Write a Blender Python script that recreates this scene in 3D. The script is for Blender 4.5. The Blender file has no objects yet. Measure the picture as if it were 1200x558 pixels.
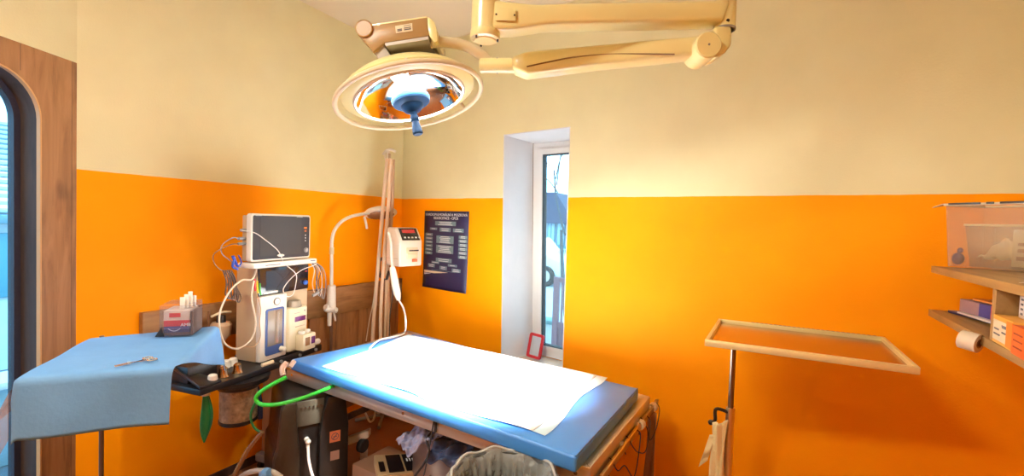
import bpy, bmesh, math, random
from math import sin, cos, pi, radians, atan2, sqrt, hypot
from mathutils import Vector as V, Matrix
random.seed(7)
COL = bpy.context.scene.collection
# ------------------------------------------------------------------ camera model
F = 540.0; CX, CY = 600, 279; H = 1.45
def _cam():
    D = V((285, 8, F)); A = V((-600, 38.6, F))
    U = D.cross(A).normalized()
    if U.y < 0: U = -U
    D = (D - U * D.dot(U)).normalized()
    R = U.cross(D)
    if R.x < 0: R = -R
    return R, D, U
R_, D_, U_ = _cam()
CAM = V((0, 0, H))
def ray(px, py):
    c = V((px - CX, CY - py, F)); return V((R_.dot(c), D_.dot(c), U_.dot(c)))
def at(px, py, d=None, z=None, x=None, y=None, plane=None):
    """turn a pixel of the photograph into a point of the room (at depth d, height z, on x, on y or on a vertical plane)"""
    r = ray(px, py)
    if d is not None: t = d / F
    elif z is not None: t = (z - H) / r.z
    elif x is not None: t = x / r.x
    elif y is not None: t = y / r.y
    else:
        (ox, oy), hd = plane; h = radians(hd); w = V((-sin(h), cos(h), 0)); t = (V((ox, oy, H)) - CAM).dot(w) / r.dot(w)
    return CAM + r * t
cd = bpy.data.cameras.new('camera'); co = bpy.data.objects.new('camera', cd); COL.objects.link(co)
cd.sensor_width = 36; cd.lens = F / 1200 * 36; cd.clip_start = .02; cd.clip_end = 300
rx = V((R_.x, D_.x, U_.x)); up = V((R_.y, D_.y, U_.y)); fw = V((R_.z, D_.z, U_.z))
co.matrix_world = Matrix(((rx.x, up.x, -fw.x, 0), (rx.y, up.y, -fw.y, 0), (rx.z, up.z, -fw.z, H), (0, 0, 0, 1)))
bpy.context.scene.camera = co

# ------------------------------------------------------------------ materials
MATS = {}
def mat(name, col, rough=.5, metal=0, bump=0, bscale=60, var=0, vscale=8, coat=0, alpha=1, trans=0, spec=.5, emit=0, sheen=0):
    if name in MATS: return MATS[name]
    m = bpy.data.materials.new(name); m.use_nodes = True; nt = m.node_tree; n = nt.nodes; b = n['Principled BSDF']
    b.inputs['Base Color'].default_value = (*col, 1); b.inputs['Roughness'].default_value = rough
    b.inputs['Metallic'].default_value = metal; b.inputs['Specular IOR Level'].default_value = spec
    b.inputs['Coat Weight'].default_value = coat; b.inputs['Alpha'].default_value = alpha
    b.inputs['Transmission Weight'].default_value = trans
    if emit: b.inputs['Emission Color'].default_value = (*col, 1); b.inputs['Emission Strength'].default_value = emit
    if var or bump:
        tc = n.new('ShaderNodeTexCoord')
    if var:
        nz = n.new('ShaderNodeTexNoise'); nz.inputs['Scale'].default_value = vscale; nz.inputs['Detail'].default_value = 6
        nt.links.new(tc.outputs['Object'], nz.inputs['Vector'])
        mr = n.new('ShaderNodeMapRange'); mr.inputs[3].default_value = 1 - var; mr.inputs[4].default_value = 1 + var
        mr.inputs[1].default_value = .25; mr.inputs[2].default_value = .75
        nt.links.new(nz.outputs['Fac'], mr.inputs[0])
        vm = n.new('ShaderNodeVectorMath'); vm.operation = 'SCALE'; vm.inputs[0].default_value = col
        nt.links.new(mr.outputs[0], vm.inputs['Scale']); nt.links.new(vm.outputs[0], b.inputs['Base Color'])
    if bump:
        n2 = n.new('ShaderNodeTexNoise'); n2.inputs['Scale'].default_value = bscale; n2.inputs['Detail'].default_value = 4
        nt.links.new(tc.outputs['Object'], n2.inputs['Vector'])
        bp = n.new('ShaderNodeBump'); bp.inputs['Strength'].default_value = bump; bp.inputs['Distance'].default_value = .01
        nt.links.new(n2.outputs['Fac'], bp.inputs['Height']); nt.links.new(bp.outputs[0], b.inputs['Normal'])
    MATS[name] = m; return m
def ramp_node(nt, stops, const=False):
    r = nt.nodes.new('ShaderNodeValToRGB'); cr = r.color_ramp
    if const: cr.interpolation = 'CONSTANT'
    while len(cr.elements) < len(stops): cr.elements.new(.5)
    for e, (p, c) in zip(cr.elements, stops): e.position = p; e.color = (*c, 1)
    return r
def wood(name, c1, c2, c3, axis='Z', rough=.45, scale=1):
    if name in MATS: return MATS[name]
    m = bpy.data.materials.new(name); m.use_nodes = True; nt = m.node_tree; n = nt.nodes; b = n['Principled BSDF']
    tc = n.new('ShaderNodeTexCoord'); mp = n.new('ShaderNodeMapping')
    s = [14 * scale] * 3; s['XYZ'.index(axis)] = 1.6 * scale; mp.inputs['Scale'].default_value = s
    nt.links.new(tc.outputs['Object'], mp.inputs['Vector'])
    nz = n.new('ShaderNodeTexNoise'); nz.inputs['Scale'].default_value = 1.6; nz.inputs['Detail'].default_value = 8; nz.inputs['Roughness'].default_value = .6; nz.inputs['Distortion'].default_value = .8
    nt.links.new(mp.outputs[0], nz.inputs['Vector'])
    r = ramp_node(nt, [(.3, c3), (.46, c1), (.7, c2)]); nt.links.new(nz.outputs['Fac'], r.inputs[0])
    kn = n.new('ShaderNodeTexNoise'); kn.inputs['Scale'].default_value = 5 * scale; kn.inputs['Detail'].default_value = 3
    m2 = n.new('ShaderNodeMapping'); s2 = [1.0] * 3; s2['XYZ'.index(axis)] = .5; m2.inputs['Scale'].default_value = s2
    nt.links.new(tc.outputs['Object'], m2.inputs['Vector']); nt.links.new(m2.outputs[0], kn.inputs['Vector'])
    kr = ramp_node(nt, [(.28, (.35, .3, .28)), (.36, (1, 1, 1))]); nt.links.new(kn.outputs['Fac'], kr.inputs[0])
    mx = n.new('ShaderNodeMix'); mx.data_type = 'RGBA'; mx.blend_type = 'MULTIPLY'; mx.inputs[0].default_value = .8
    nt.links.new(r.outputs[0], mx.inputs[6]); nt.links.new(kr.outputs[0], mx.inputs[7]); nt.links.new(mx.outputs[2], b.inputs['Base Color'])
    b.inputs['Roughness'].default_value = rough
    bp = n.new('ShaderNodeBump'); bp.inputs['Strength'].default_value = .12; bp.inputs['Distance'].default_value = .004
    nt.links.new(nz.outputs['Fac'], bp.inputs['Height']); nt.links.new(bp.outputs[0], b.inputs['Normal'])
    MATS[name] = m; return m
def bands(name, stops, rough=.5, axis='Z', coat=0):
    m = bpy.data.materials.new(name); m.use_nodes = True; nt = m.node_tree; n = nt.nodes; b = n['Principled BSDF']
    tc = n.new('ShaderNodeTexCoord'); sp = n.new('ShaderNodeSeparateXYZ'); nt.links.new(tc.outputs['Generated'], sp.inputs[0])
    r = ramp_node(nt, stops, True); nt.links.new(sp.outputs['XYZ'.index(axis)], r.inputs[0]); nt.links.new(r.outputs[0], b.inputs['Base Color'])
    b.inputs['Roughness'].default_value = rough; b.inputs['Coat Weight'].default_value = coat
    return m
def film(name, col, alpha, rough=.25, metal=0, bump=0):
    """thin see-through film or glass: part lets the view through, part shines"""
    if name in MATS: return MATS[name]
    m = bpy.data.materials.new(name); m.use_nodes = True; nt = m.node_tree; n = nt.nodes; b = n['Principled BSDF']; out = n['Material Output']
    b.inputs['Base Color'].default_value = (*col, 1); b.inputs['Roughness'].default_value = rough
    tr = n.new('ShaderNodeBsdfTransparent'); tr.inputs[0].default_value = (*[min(1, .5 + c * .5) for c in col], 1)
    mx = n.new('ShaderNodeMixShader'); mx.inputs[0].default_value = alpha
    nt.links.new(tr.outputs[0], mx.inputs[1]); nt.links.new(b.outputs[0], mx.inputs[2]); nt.links.new(mx.outputs[0], out.inputs[0])
    if bump:
        tc = n.new('ShaderNodeTexCoord'); n2 = n.new('ShaderNodeTexNoise'); n2.inputs['Scale'].default_value = 25
        nt.links.new(tc.outputs['Object'], n2.inputs['Vector'])
        bp = n.new('ShaderNodeBump'); bp.inputs['Strength'].default_value = bump; bp.inputs['Distance'].default_value = .02
        nt.links.new(n2.outputs['Fac'], bp.inputs['Height']); nt.links.new(bp.outputs[0], b.inputs['Normal'])
    MATS[name] = m; return m
def wall_paint():
    m = bpy.data.materials.new('two_tone_wall_paint'); m.use_nodes = True; nt = m.node_tree; n = nt.nodes; b = n['Principled BSDF']
    tc = n.new('ShaderNodeTexCoord'); sp = n.new('ShaderNodeSeparateXYZ'); nt.links.new(tc.outputs['Object'], sp.inputs[0])
    wob = n.new('ShaderNodeTexNoise'); wob.inputs['Scale'].default_value = 9; nt.links.new(tc.outputs['Object'], wob.inputs['Vector'])
    ma = n.new('ShaderNodeMath'); ma.operation = 'MULTIPLY_ADD'; ma.inputs[1].default_value = .006; ma.inputs[2].default_value = PAINT_Z - .003
    nt.links.new(wob.outputs['Fac'], ma.inputs[0])
    gt = n.new('ShaderNodeMath'); gt.operation = 'GREATER_THAN'; nt.links.new(sp.outputs[2], gt.inputs[0]); nt.links.new(ma.outputs[0], gt.inputs[1])
    nz = n.new('ShaderNodeTexNoise'); nz.inputs['Scale'].default_value = 3; nz.inputs['Detail'].default_value = 8
    nt.links.new(tc.outputs['Object'], nz.inputs['Vector'])
    o = ramp_node(nt, [(.3, ORANGE_A), (.7, ORANGE_B)]); c = ramp_node(nt, [(.3, (.74, .665, .40)), (.7, (.80, .735, .455))])
    nt.links.new(nz.outputs['Fac'], o.inputs[0]); nt.links.new(nz.outputs['Fac'], c.inputs[0])
    mx = n.new('ShaderNodeMix'); mx.data_type = 'RGBA'; nt.links.new(gt.outputs[0], mx.inputs[0]); nt.links.new(o.outputs[0], mx.inputs[6]); nt.links.new(c.outputs[0], mx.inputs[7])
    nt.links.new(mx.outputs[2], b.inputs['Base Color']); b.inputs['Roughness'].default_value = .6; b.inputs['Specular IOR Level'].default_value = .12
    n2 = n.new('ShaderNodeTexNoise'); n2.inputs['Scale'].default_value = 140; nt.links.new(tc.outputs['Object'], n2.inputs['Vector'])
    bp = n.new('ShaderNodeBump'); bp.inputs['Strength'].default_value = .15; bp.inputs['Distance'].default_value = .004
    nt.links.new(n2.outputs['Fac'], bp.inputs['Height']); nt.links.new(bp.outputs[0], b.inputs['Normal'])
    return m
PAINT_Z = 1.611
ORANGE_A = (.93, .30, .0); ORANGE_B = (.97, .335, .0)
WALL = wall_paint()
WHITE = mat('white_plastic', (.8, .74, .64), .4, var=.04)
CREAM = mat('cream_enamel', (.84, .76, .37), .32, var=.03, coat=.3)
IVORY = mat('ivory_plastic', (.72, .62, .42), .42, var=.05)
BEIGE = mat('beige_housing', (.50, .36, .22), .5, var=.06)
BLACK = mat('black_plastic', (.012, .011, .012), .35, var=.1)
GLOSSB = mat('glossy_black_panel', (.008, .008, .011), .12)
SCREEN = mat('dark_screen', (.022, .02, .018), .35)
GREY = mat('grey_plastic', (.25, .24, .23), .5)
STEEL = mat('brushed_steel', (.60, .57, .52), .36, .65, bump=.05, bscale=40, var=.08)
CHROME = mat('chrome', (.8, .78, .75), .12, 1)
DARKST = mat('dark_steel', (.22, .17, .14), .35, 1)
ALU = mat('aluminium', (.75, .68, .5), .35, 1, var=.05)
OAK = wood('oak_laminate', (.28, .125, .045), (.37, .175, .07), (.16, .07, .025))
OAKH = wood('oak_laminate_horizontal', (.26, .125, .045), (.33, .165, .065), (.17, .075, .028), axis='Y')
SHELFW = wood('shelf_pine', (.32, .18, .06), (.42, .25, .09), (.20, .11, .035), axis='Y')
DARKW = wood('dark_jamb', (.05, .03, .025), (.075, .045, .035), (.03, .018, .015), rough=.65)
BLUEV = mat('blue_vinyl', (.055, .25, .68), .42, bump=.04, bscale=30, var=.04)
NAVYV = mat('dark_blue_vinyl', (.04, .12, .32), .45)
DRAPE = mat('blue_drape_fabric', (.12, .28, .52), .75, bump=.12, bscale=90, var=.05, vscale=14)
PAPER = mat('white_paper', (.86, .90, .94), .7, bump=.08, bscale=50)
LAMPB = mat('lamp_blue', (.004, .035, .10), .6, spec=.15)
GREENH = mat('green_hose', (.03, .55, .04), .35)
GREENB = mat('green_bag', (.01, .22, .07), .3, var=.15)
CORD = mat('beige_cord', (.62, .5, .36), .5)
DCORD = mat('dark_cord', (.03, .022, .02), .5)
WCORD = mat('white_cord', (.8, .76, .7), .4)
RED = mat('red_plastic', (.6, .02, .03), .35)
RUBBER = mat('rubber', (.02, .02, .02), .7)
MIRROR = mat('mirror_glass', (.9, .9, .9), .03, 1)
REFL = mat('reflector_metal', (.86, .84, .8), .06, 1)
GAUZE = mat('gauze', (.80, .68, .36), .85, bump=.3, bscale=120, var=.1)
PURPLE = mat('purple_display', (.10, .01, .09), .3)
INK = mat('printed_ink', (.12, .12, .14), .6)
WINK = mat('white_ink', (.75, .78, .78), .6)

# ------------------------------------------------------------------ builders
ROOTM = {}
def thing(name, label, cat, loc=(0, 0, 0), rz=0, group=None):
    o = bpy.data.objects.new(name, None); COL.objects.link(o); o.empty_display_size = .1
    o.location = loc; o.rotation_euler = (0, 0, radians(rz)); o['label'] = label; o['category'] = cat
    if group: o['group'] = group
    ROOTM[o.name] = Matrix.Translation(V(loc)) @ Matrix.Rotation(radians(rz), 4, 'Z'); return o
def top_of(o):
    while o.parent: o = o.parent
    return o
class B:
    def __init__(s): s.bm = bmesh.new(); s.sharp = 35
    def merge(s, t, sm=True):
        mp = {}
        for v in t.verts: mp[v] = s.bm.verts.new(v.co)
        for f in t.faces:
            try: nf = s.bm.faces.new([mp[v] for v in f.verts]); nf.smooth = sm
            except ValueError: pass
        t.free(); return s
    def raw(s, vs, fs):
        t = bmesh.new(); q = [t.verts.new(v) for v in vs]
        for f in fs:
            try: t.faces.new([q[i] for i in f])
            except ValueError: pass
        return t
    def bev(s, t, b, seg=2):
        if b: bmesh.ops.bevel(t, geom=list(t.edges), offset=b, segments=seg, affect='EDGES', profile=.5, clamp_overlap=True)
    def box(s, x0, y0, z0, x1, y1, z1, b=0, seg=2):
        vs = [(x, y, z) for z in (z0, z1) for y in (y0, y1) for x in (x0, x1)]
        t = s.raw(vs, [(0, 2, 3, 1), (4, 5, 7, 6), (0, 1, 5, 4), (2, 6, 7, 3), (0, 4, 6, 2), (1, 3, 7, 5)]); s.bev(t, b, seg); return s.merge(t)
    def prism(s, pts, vec, b=0, seg=2):
        pts = [V(p) for p in pts]; vec = V(vec); n = len(pts); vs = pts + [p + vec for p in pts]
        fs = [tuple(range(n))[::-1], tuple(range(n, 2 * n))] + [(i, (i + 1) % n, n + (i + 1) % n, n + i) for i in range(n)]
        t = s.raw(vs, fs); bmesh.ops.recalc_face_normals(t, faces=t.faces); s.bev(t, b, seg); return s.merge(t)
    def loft(s, A, Bp):
        n = len(A); vs = [V(p) for p in A] + [V(p) for p in Bp]
        fs = [tuple(range(n))[::-1], tuple(range(n, 2 * n))] + [(i, (i + 1) % n, n + (i + 1) % n, n + i) for i in range(n)]
        t = s.raw(vs, fs); bmesh.ops.recalc_face_normals(t, faces=t.faces); return s.merge(t)
    def cyl(s, p, q, r0, r1=None, n=20, b=0):
        p, q = V(p), V(q); r1 = r0 if r1 is None else r1; a = (q - p).normalized(); h = (q - p).length
        prof = [(0, 0), (r0, 0), (r1, h), (0, h)]
        if b: prof = [(0, 0), (r0 - b, 0), (r0, b), (r1, h - b), (r1 - b, h), (0, h)]
        return s.lathe(prof, p, a, n)
    def lathe(s, prof, o=(0, 0, 0), a=(0, 0, 1), n=32):
        o = V(o); a = V(a).normalized(); e = a.orthogonal().normalized(); g = a.cross(e); t = bmesh.new(); rings = []
        for r, z in prof:
            if r < 1e-6: rings.append([t.verts.new(o + a * z)])
            else: rings.append([t.verts.new(o + a * z + (e * cos(2 * pi * k / n) + g * sin(2 * pi * k / n)) * r) for k in range(n)])
        for A, C in zip(rings, rings[1:]):
            for k in range(n):
                k2 = (k + 1) % n
                if len(A) == 1 and len(C) == 1: continue
                if len(A) == 1: f = (A[0], C[k2], C[k])
                elif len(C) == 1: f = (A[k], A[k2], C[0])
                else: f = (A[k], A[k2], C[k2], C[k])
                try: t.faces.new(f)
                except ValueError: pass
        bmesh.ops.recalc_face_normals(t, faces=t.faces); return s.merge(t)
    def torus(s, o, a, R, r, n=48, m=10, sx=1):
        o = V(o); a = V(a).normalized(); e = a.orthogonal().normalized(); g = a.cross(e)
        pts = [o + (e * cos(2 * pi * k / n) + g * sin(2 * pi * k / n) * sx) * R for k in range(n)]
        return s.tube(pts, r, m, spline=False, closed=True)
    def tube(s, pts, r, n=8, spline=True, closed=False, sub=6, r1=None, flat=None):
        pts = [V(p) for p in pts]
        if spline and len(pts) > 2:
            P = [pts[0] * 2 - pts[1]] + pts + [pts[-1] * 2 - pts[-2]]; out = []
            for i in range(1, len(P) - 2):
                for k in range(sub):
                    t = k / sub; a, b, c, d = P[i - 1], P[i], P[i + 1], P[i + 2]
                    out.append(.5 * ((2 * b) + (c - a) * t + (2 * a - 5 * b + 4 * c - d) * t * t + (3 * b - a - 3 * c + d) * t ** 3))
            pts = out + [pts[-1]]
        t = bmesh.new(); rings = []; N = len(pts); ref = None
        for i, p in enumerate(pts):
            tg = (pts[(i + 1) % N] - pts[i - 1]) if closed else (pts[min(i + 1, N - 1)] - pts[max(i - 1, 0)])
            if tg.length < 1e-9: tg = V((0, 0, 1))
            tg.normalize()
            if ref is None: ref = tg.orthogonal().normalized()
            ref = (ref - tg * ref.dot(tg)); ref = ref.normalized() if ref.length > 1e-6 else tg.orthogonal().normalized()
            bi = tg.cross(ref); rr = r if r1 is None else r + (r1 - r) * i / (N - 1); f = flat or 1
            rings.append([t.verts.new(p + (ref * cos(2 * pi * k / n) + bi * sin(2 * pi * k / n) * f) * rr) for k in range(n)])
        for i in range(N if closed else N - 1):
            A, C = rings[i], rings[(i + 1) % N]
            for k in range(n): t.faces.new((A[k], A[(k + 1) % n], C[(k + 1) % n], C[k]))
        if not closed: t.faces.new(rings[0][::-1]); t.faces.new(rings[-1])
        bmesh.ops.recalc_face_normals(t, faces=t.faces); return s.merge(t)
    def ball(s, c, r, sc=(1, 1, 1), n=16):
        t = bmesh.new(); bmesh.ops.create_uvsphere(t, u_segments=n, v_segments=n // 2 + 2, radius=r)
        for v in t.verts: v.co = V((v.co.x * sc[0], v.co.y * sc[1], v.co.z * sc[2])) + V(c)
        return s.merge(t)
    def grid(s, fn, nu, nv):
        t = bmesh.new(); q = [[t.verts.new(fn(i / nu, j / nv)) for j in range(nv + 1)] for i in range(nu + 1)]
        for i in range(nu):
            for j in range(nv): t.faces.new((q[i][j], q[i + 1][j], q[i + 1][j + 1], q[i][j + 1]))
        return s.merge(t)
    def obj(s, name, m, parent=None, world=False, solid=0):
        me = bpy.data.meshes.new(name)
        if world and parent is not None:
            inv = ROOTM[top_of(parent).name].inverted(); bmesh.ops.transform(s.bm, matrix=inv, verts=s.bm.verts)
        s.bm.to_mesh(me); s.bm.free(); me.materials.append(m)
        me.set_sharp_from_angle(angle=radians(s.sharp))
        o = bpy.data.objects.new(name, me); COL.objects.link(o)
        if parent is not None: o.parent = parent
        if solid:
            md = o.modifiers.new('thickness', 'SOLIDIFY'); md.thickness = solid; md.offset = 0
        return o
def tag(o, label, cat, group=None):
    o['label'] = label; o['category'] = cat
    if group: o['group'] = group
    return o
def structure(o): o['kind'] = 'structure'; return o
def text(name, s, size, m, parent, mtx, world=False, align='CENTER', ext=.0006):
    """lettering as a thin mesh; mtx places it (x along the line, z out of the surface)"""
    c = bpy.data.curves.new(name, 'FONT'); c.body = s; c.size = size; c.extrude = ext; c.align_x = align; c.align_y = 'CENTER'; c.resolution_u = 2
    t = bpy.data.objects.new(name + '_c', c); COL.objects.link(t)
    me = bpy.data.meshes.new_from_object(t.evaluated_get(bpy.context.evaluated_depsgraph_get()))
    bpy.data.objects.remove(t)
    if world and parent is not None: mtx = ROOTM[top_of(parent).name].inverted() @ mtx
    me.transform(mtx); me.materials.clear(); me.materials.append(m)
    o = bpy.data.objects.new(name, me); COL.objects.link(o); o.parent = parent; return o
def frame(o, xdir, ydir):
    x = V(xdir).normalized(); y = V(ydir); y = (y - x * y.dot(x)).normalized(); z = x.cross(y)
    m = Matrix((x, y, z)).transposed().to_4x4(); m.translation = V(o); return m

# ================================================================== ROOM
XL = -2.52; CZ = 2.76
corner = at(471, 233, x=XL); YC = corner.y; HB = -10.9
hb = radians(HB); bu = V((cos(hb), sin(hb), 0)); bv = V((-sin(hb), cos(hb), 0))     # along / through the back wall
def bw(u, v, z): return V((XL, YC, 0)) + bu * u + bv * v + V((0, 0, z))
XR = 1.0; YF = -1.7
# floor and ceiling
structure(B().box(-2.9, YF - .1, -.06, 1.2, 3.4, 0).obj('floor', mat('brown_floor', (.30, .12, .05), .35, var=.15, vscale=4, bump=.03)))
structure(B().box(-2.9, YF - .1, CZ, 1.2, 3.4, CZ + .08).obj('ceiling', mat('ceiling_paint', (.72, .6, .42), .7, bump=.05, bscale=120)))
# back wall with window hole
ZL, ZS = 2.03, .53
b = B()
T = bv * .36
b.prism([bw(-.1, 0, 0), bw(1.09, 0, 0), bw(1.087, 0, ZS), bw(1.044, 0, ZL), bw(1.044, 0, CZ), bw(-.1, 0, CZ)], T)
b.prism([bw(1.044, 0, ZL), bw(1.558, 0, ZL), bw(1.558, 0, CZ), bw(1.044, 0, CZ)], T)
b.prism([bw(1.09, 0, 0), bw(1.57, 0, 0), bw(1.57, 0, ZS), bw(1.087, 0, ZS)], T)
b.prism([bw(1.57, 0, 0), bw(3.75, 0, 0), bw(3.75, 0, CZ), bw(1.558, 0, CZ), bw(1.558, 0, ZL), bw(1.57, 0, ZS)], T)
structure(b.obj('wall_back', WALL))
PLAST = mat('white_plaster', (.72, .70, .70), .7, bump=.1, bscale=80, var=.03)
# plastered reveal lining, set just proud of the hole
b = B()
b.loft([bw(1.087, .002, ZS), bw(1.092, .002, ZS), bw(1.05, .002, ZL), bw(1.0445, .002, ZL)], [bw(1.087, .3, ZS), bw(1.140, .3, ZS), bw(1.082, .3, ZL), bw(1.0445, .3, ZL)])
b.prism([bw(1.0445, .002, ZL - .006), bw(1.558, .002, ZL - .006), bw(1.558, .3, ZL - .02), bw(1.0445, .3, ZL - .02)], (0, 0, .005))
b.loft([bw(1.563, .002, ZS), bw(1.5695, .002, ZS), bw(1.5575, .002, ZL), bw(1.552, .002, ZL)], [bw(1.563, .3, ZS), bw(1.5695, .3, ZS), bw(1.5575, .3, ZL), bw(1.552, .3, ZL)])
structure(b.obj('trim_1', PLAST))
# window
SL = lambda z: .052 * (2.0 - z) / 1.5
win = B()
def wq(b, pts, v0, v1): b.prism([bw(u, v0, z) for u, z in pts], bv * (v1 - v0))
PVC = mat('white_pvc', (.8, .79, .76), .35)
f0 = [(1.083 + SL(ZL), 2.008), (1.56, 2.008), (1.56, .538), (1.083 + SL(.54), .538)]
f1 = [(1.125 + SL(1.97), 1.966), (1.53, 1.966), (1.53, .58), (1.125 + SL(.55), .58)]
def ring(b, o, i, v0, v1):
    for k in range(4): k2 = (k + 1) % 4; wq(b, [o[k], o[k2], i[k2], i[k]], v0, v1)
ring(win, f0, f1, .285, .35)
wo = structure(win.obj('window_1', PVC))
s1 = [(1.165 + SL(1.93), 1.928), (1.5, 1.928), (1.5, .612), (1.165 + SL(.61), .612)]
b = B(); ring(b, [(1.127 + SL(1.96), 1.964), (1.528, 1.964), (1.528, .582), (1.127 + SL(.55), .582)], s1, .275, .33); b.obj('window_sash', PVC, wo)
s2 = [(1.171 + SL(1.93), 1.922), (1.494, 1.922), (1.494, .618), (1.171 + SL(.61), .618)]
b = B(); ring(b, s1, s2, .282, .325); b.obj('window_gasket', RUBBER, wo)
b = B(); wq(b, s2, .3, .304); b.obj('window_glass', film('clear_glass', (.8, .95, 1), .06, .03), wo)
b = B(); wq(b, [(1.075 + SL(2), 2.012), (1.56, 2.012), (1.56, 2.022), (1.075 + SL(2), 2.022)], .27, .3); wq(b, [(1.072 + SL(2), 2.012), (1.083 + SL(2), 2.012), (1.083 + SL(.54), .538), (1.072 + SL(.54), .538)], .28, .3); b.obj('window_seal', mat('old_sealant', (.3, .22, .16), .8), wo)
b = B(); b.prism([bw(1.088, -.0, ZS - .02), bw(1.57, 0, ZS - .02), bw(1.57, .29, ZS - .02), bw(1.14, .29, ZS - .02)], (0, 0, .022)); b.obj('window_sill', mat('marble_sill', (.6, .5, .42), .4, var=.25, vscale=12), wo)
# left wall, diagonal wall and the panelled door in it
hdd = radians(-63.96); du = V((cos(hdd), sin(hdd), 0)); dn = V((du.y, -du.x, 0))   # along panel toward the camera / outward
PO = V((XL, .858, 0))
def dp(t, n, z): return PO + du * t + dn * n + V((0, 0, z))
structure(B().box(XL - .2, .858, 0, XL, YC + .3, CZ).obj('wall_left', WALL))
PW = .86; ox0, ox1 = .141, .72
structure(B().prism([dp(0, 0.0, 2.05), dp(1.1, .0, 2.05), dp(1.1, .2, 2.05), dp(0, .2, 2.05)], (0, 0, CZ - 2.05)).prism([dp(PW, .03, 0), dp(1.1, .03, 0), dp(1.1, .2, 0), dp(PW, .2, 0)], (0, 0, CZ)).obj('wall_door_side', WALL))
e = dp(1.1, 0, 0)
structure(B().box(e.x - .2, YF, 0, e.x, e.y + .03, CZ).obj('wall_left_front', WALL))
structure(B().box(-2.3, YF - .1, 0, 1.2, YF, CZ).obj('wall_front', WALL))
structure(B().box(XR, YF, 0, XR + .1, 2.9, CZ).obj('wall_right', WALL))
# panel with stadium shaped opening (u, z outline)
def stad(x0, x1, z0, z1, r, k=10):
    P = []
    for cx, cz, a0 in ((x1 - r, z1 - r, 0), (x0 + r, z1 - r, 90), (x0 + r, z0 + r, 180), (x1 - r, z0 + r, 270)):
        for i in range(k + 1):
            a = radians(a0 + 90 * i / k); P.append((cx + r * cos(a), cz + r * sin(a)))
    return P
def ringmesh(b, outer, inner, n0, n1, P=dp):
    t = bmesh.new(); n = len(outer)
    def vs(L, nn): return [t.verts.new(P(u, nn, z)) for u, z in L]
    a, c, d, e_ = vs(outer, n0), vs(inner, n0), vs(outer, n1), vs(inner, n1)
    for k in range(n):
        k2 = (k + 1) % n
        for q in ((a[k], a[k2], c[k2], c[k]), (d[k], e_[k], e_[k2], d[k2]), (a[k], d[k], d[k2], a[k2]), (c[k], c[k2], e_[k2], e_[k])):
            try: t.faces.new(q)
            except ValueError: pass
    bmesh.ops.recalc_face_normals(t, faces=t.faces); b.merge(t); return b
inn = stad(ox0, ox1, .12, 1.955, .17)
def outer_match(inner, x0, x1, z0, z1):
    cx, cz = (x0 + x1) / 2, (z0 + z1) / 2; out = []
    k = 11
    cs = [(x1, z1), (x0, z1), (x0, z0), (x1, z0)]
    for i, (u, z) in enumerate(inner):
        c = cs[i // k]; j = i % k
        # quarter arc: first half slides along one side, second half along the other
        if c == cs[0]: p = (x1, z) if j < 5 else ((u, z1) if j > 5 else c)
        elif c == cs[1]: p = (u, z1) if j < 5 else ((x0, z) if j > 5 else c)
        elif c == cs[2]: p = (x0, z) if j < 5 else ((u, z0) if j > 5 else c)
        else: p = (u, z0) if j < 5 else ((x1, z) if j > 5 else c)
        out.append(p)
    return out
outp = outer_match(inn, 0, PW, 0.0, 2.05)
b = B(); ringmesh(b, outp, inn, 0, .028)
door = structure(b.obj('door_1', OAK))
inn2 = stad(ox0 + .006, ox1 - .006, .126, 1.949, .165); inn3 = stad(ox0 + .03, ox1 - .03, .15, 1.925, .145)
b = B(); ringmesh(b, inn, inn2, -.003, .012); b.obj('edge_band', mat('light_edge_band', (.55, .3, .12), .4), door)
b = B(); ringmesh(b, inn, inn2, .0125, .10); b.obj('jamb_lining', DARKW, door)
b = B(); ringmesh(b, inn2, inn3, .075, .10); b.obj('glazing_bead', mat('dark_bead', (.03, .03, .05), .4), door)
b = B(); b.prism([dp(u, .086, z) for u, z in inn3], dn * .004); b.obj('door_glass', film('tinted_glass', (.45, .8, 1), .07, .03), door)
for nm, u0, u1 in (('panel_seam', .213, .2145), ('panel_seam', .0195, .0205)):
    B().prism([dp(u0, -.0004, 1.95 if u0 > .1 else 0.01), dp(u1, -.0004, 1.95 if u0 > .1 else 0.01), dp(u1, -.0004, 2.049), dp(u0, -.0004, 2.049)], dn * .001).obj(nm, DARKW, door)
# baseboard
structure(B().box(XL, .9, 0, XL + .012, YC - .01, .045).obj('baseboard_left', DARKW))

# ------------------------------------------------------------------ wooden wall panelling on the left wall
ys0 = 1.083; ys1 = YC - .01
wp = thing('wall_panelling', 'oak laminate rail and boards fixed along the left wall behind the machines', 'panelling', (XL, 1.8, .4))
B().box(XL + .001, ys0, .79, XL + .035, ys1, .973, .002).obj('rail_board', OAKH, wp, True)
y = 2.0
for k, wdt in enumerate((.21, .21, .21, .205)):
    B().box(XL + .001, y + .0015, .1, XL + .022, min(y + wdt - .0015, ys1), .79, .001).obj('vertical_board', OAK, wp, True); y += wdt

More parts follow.
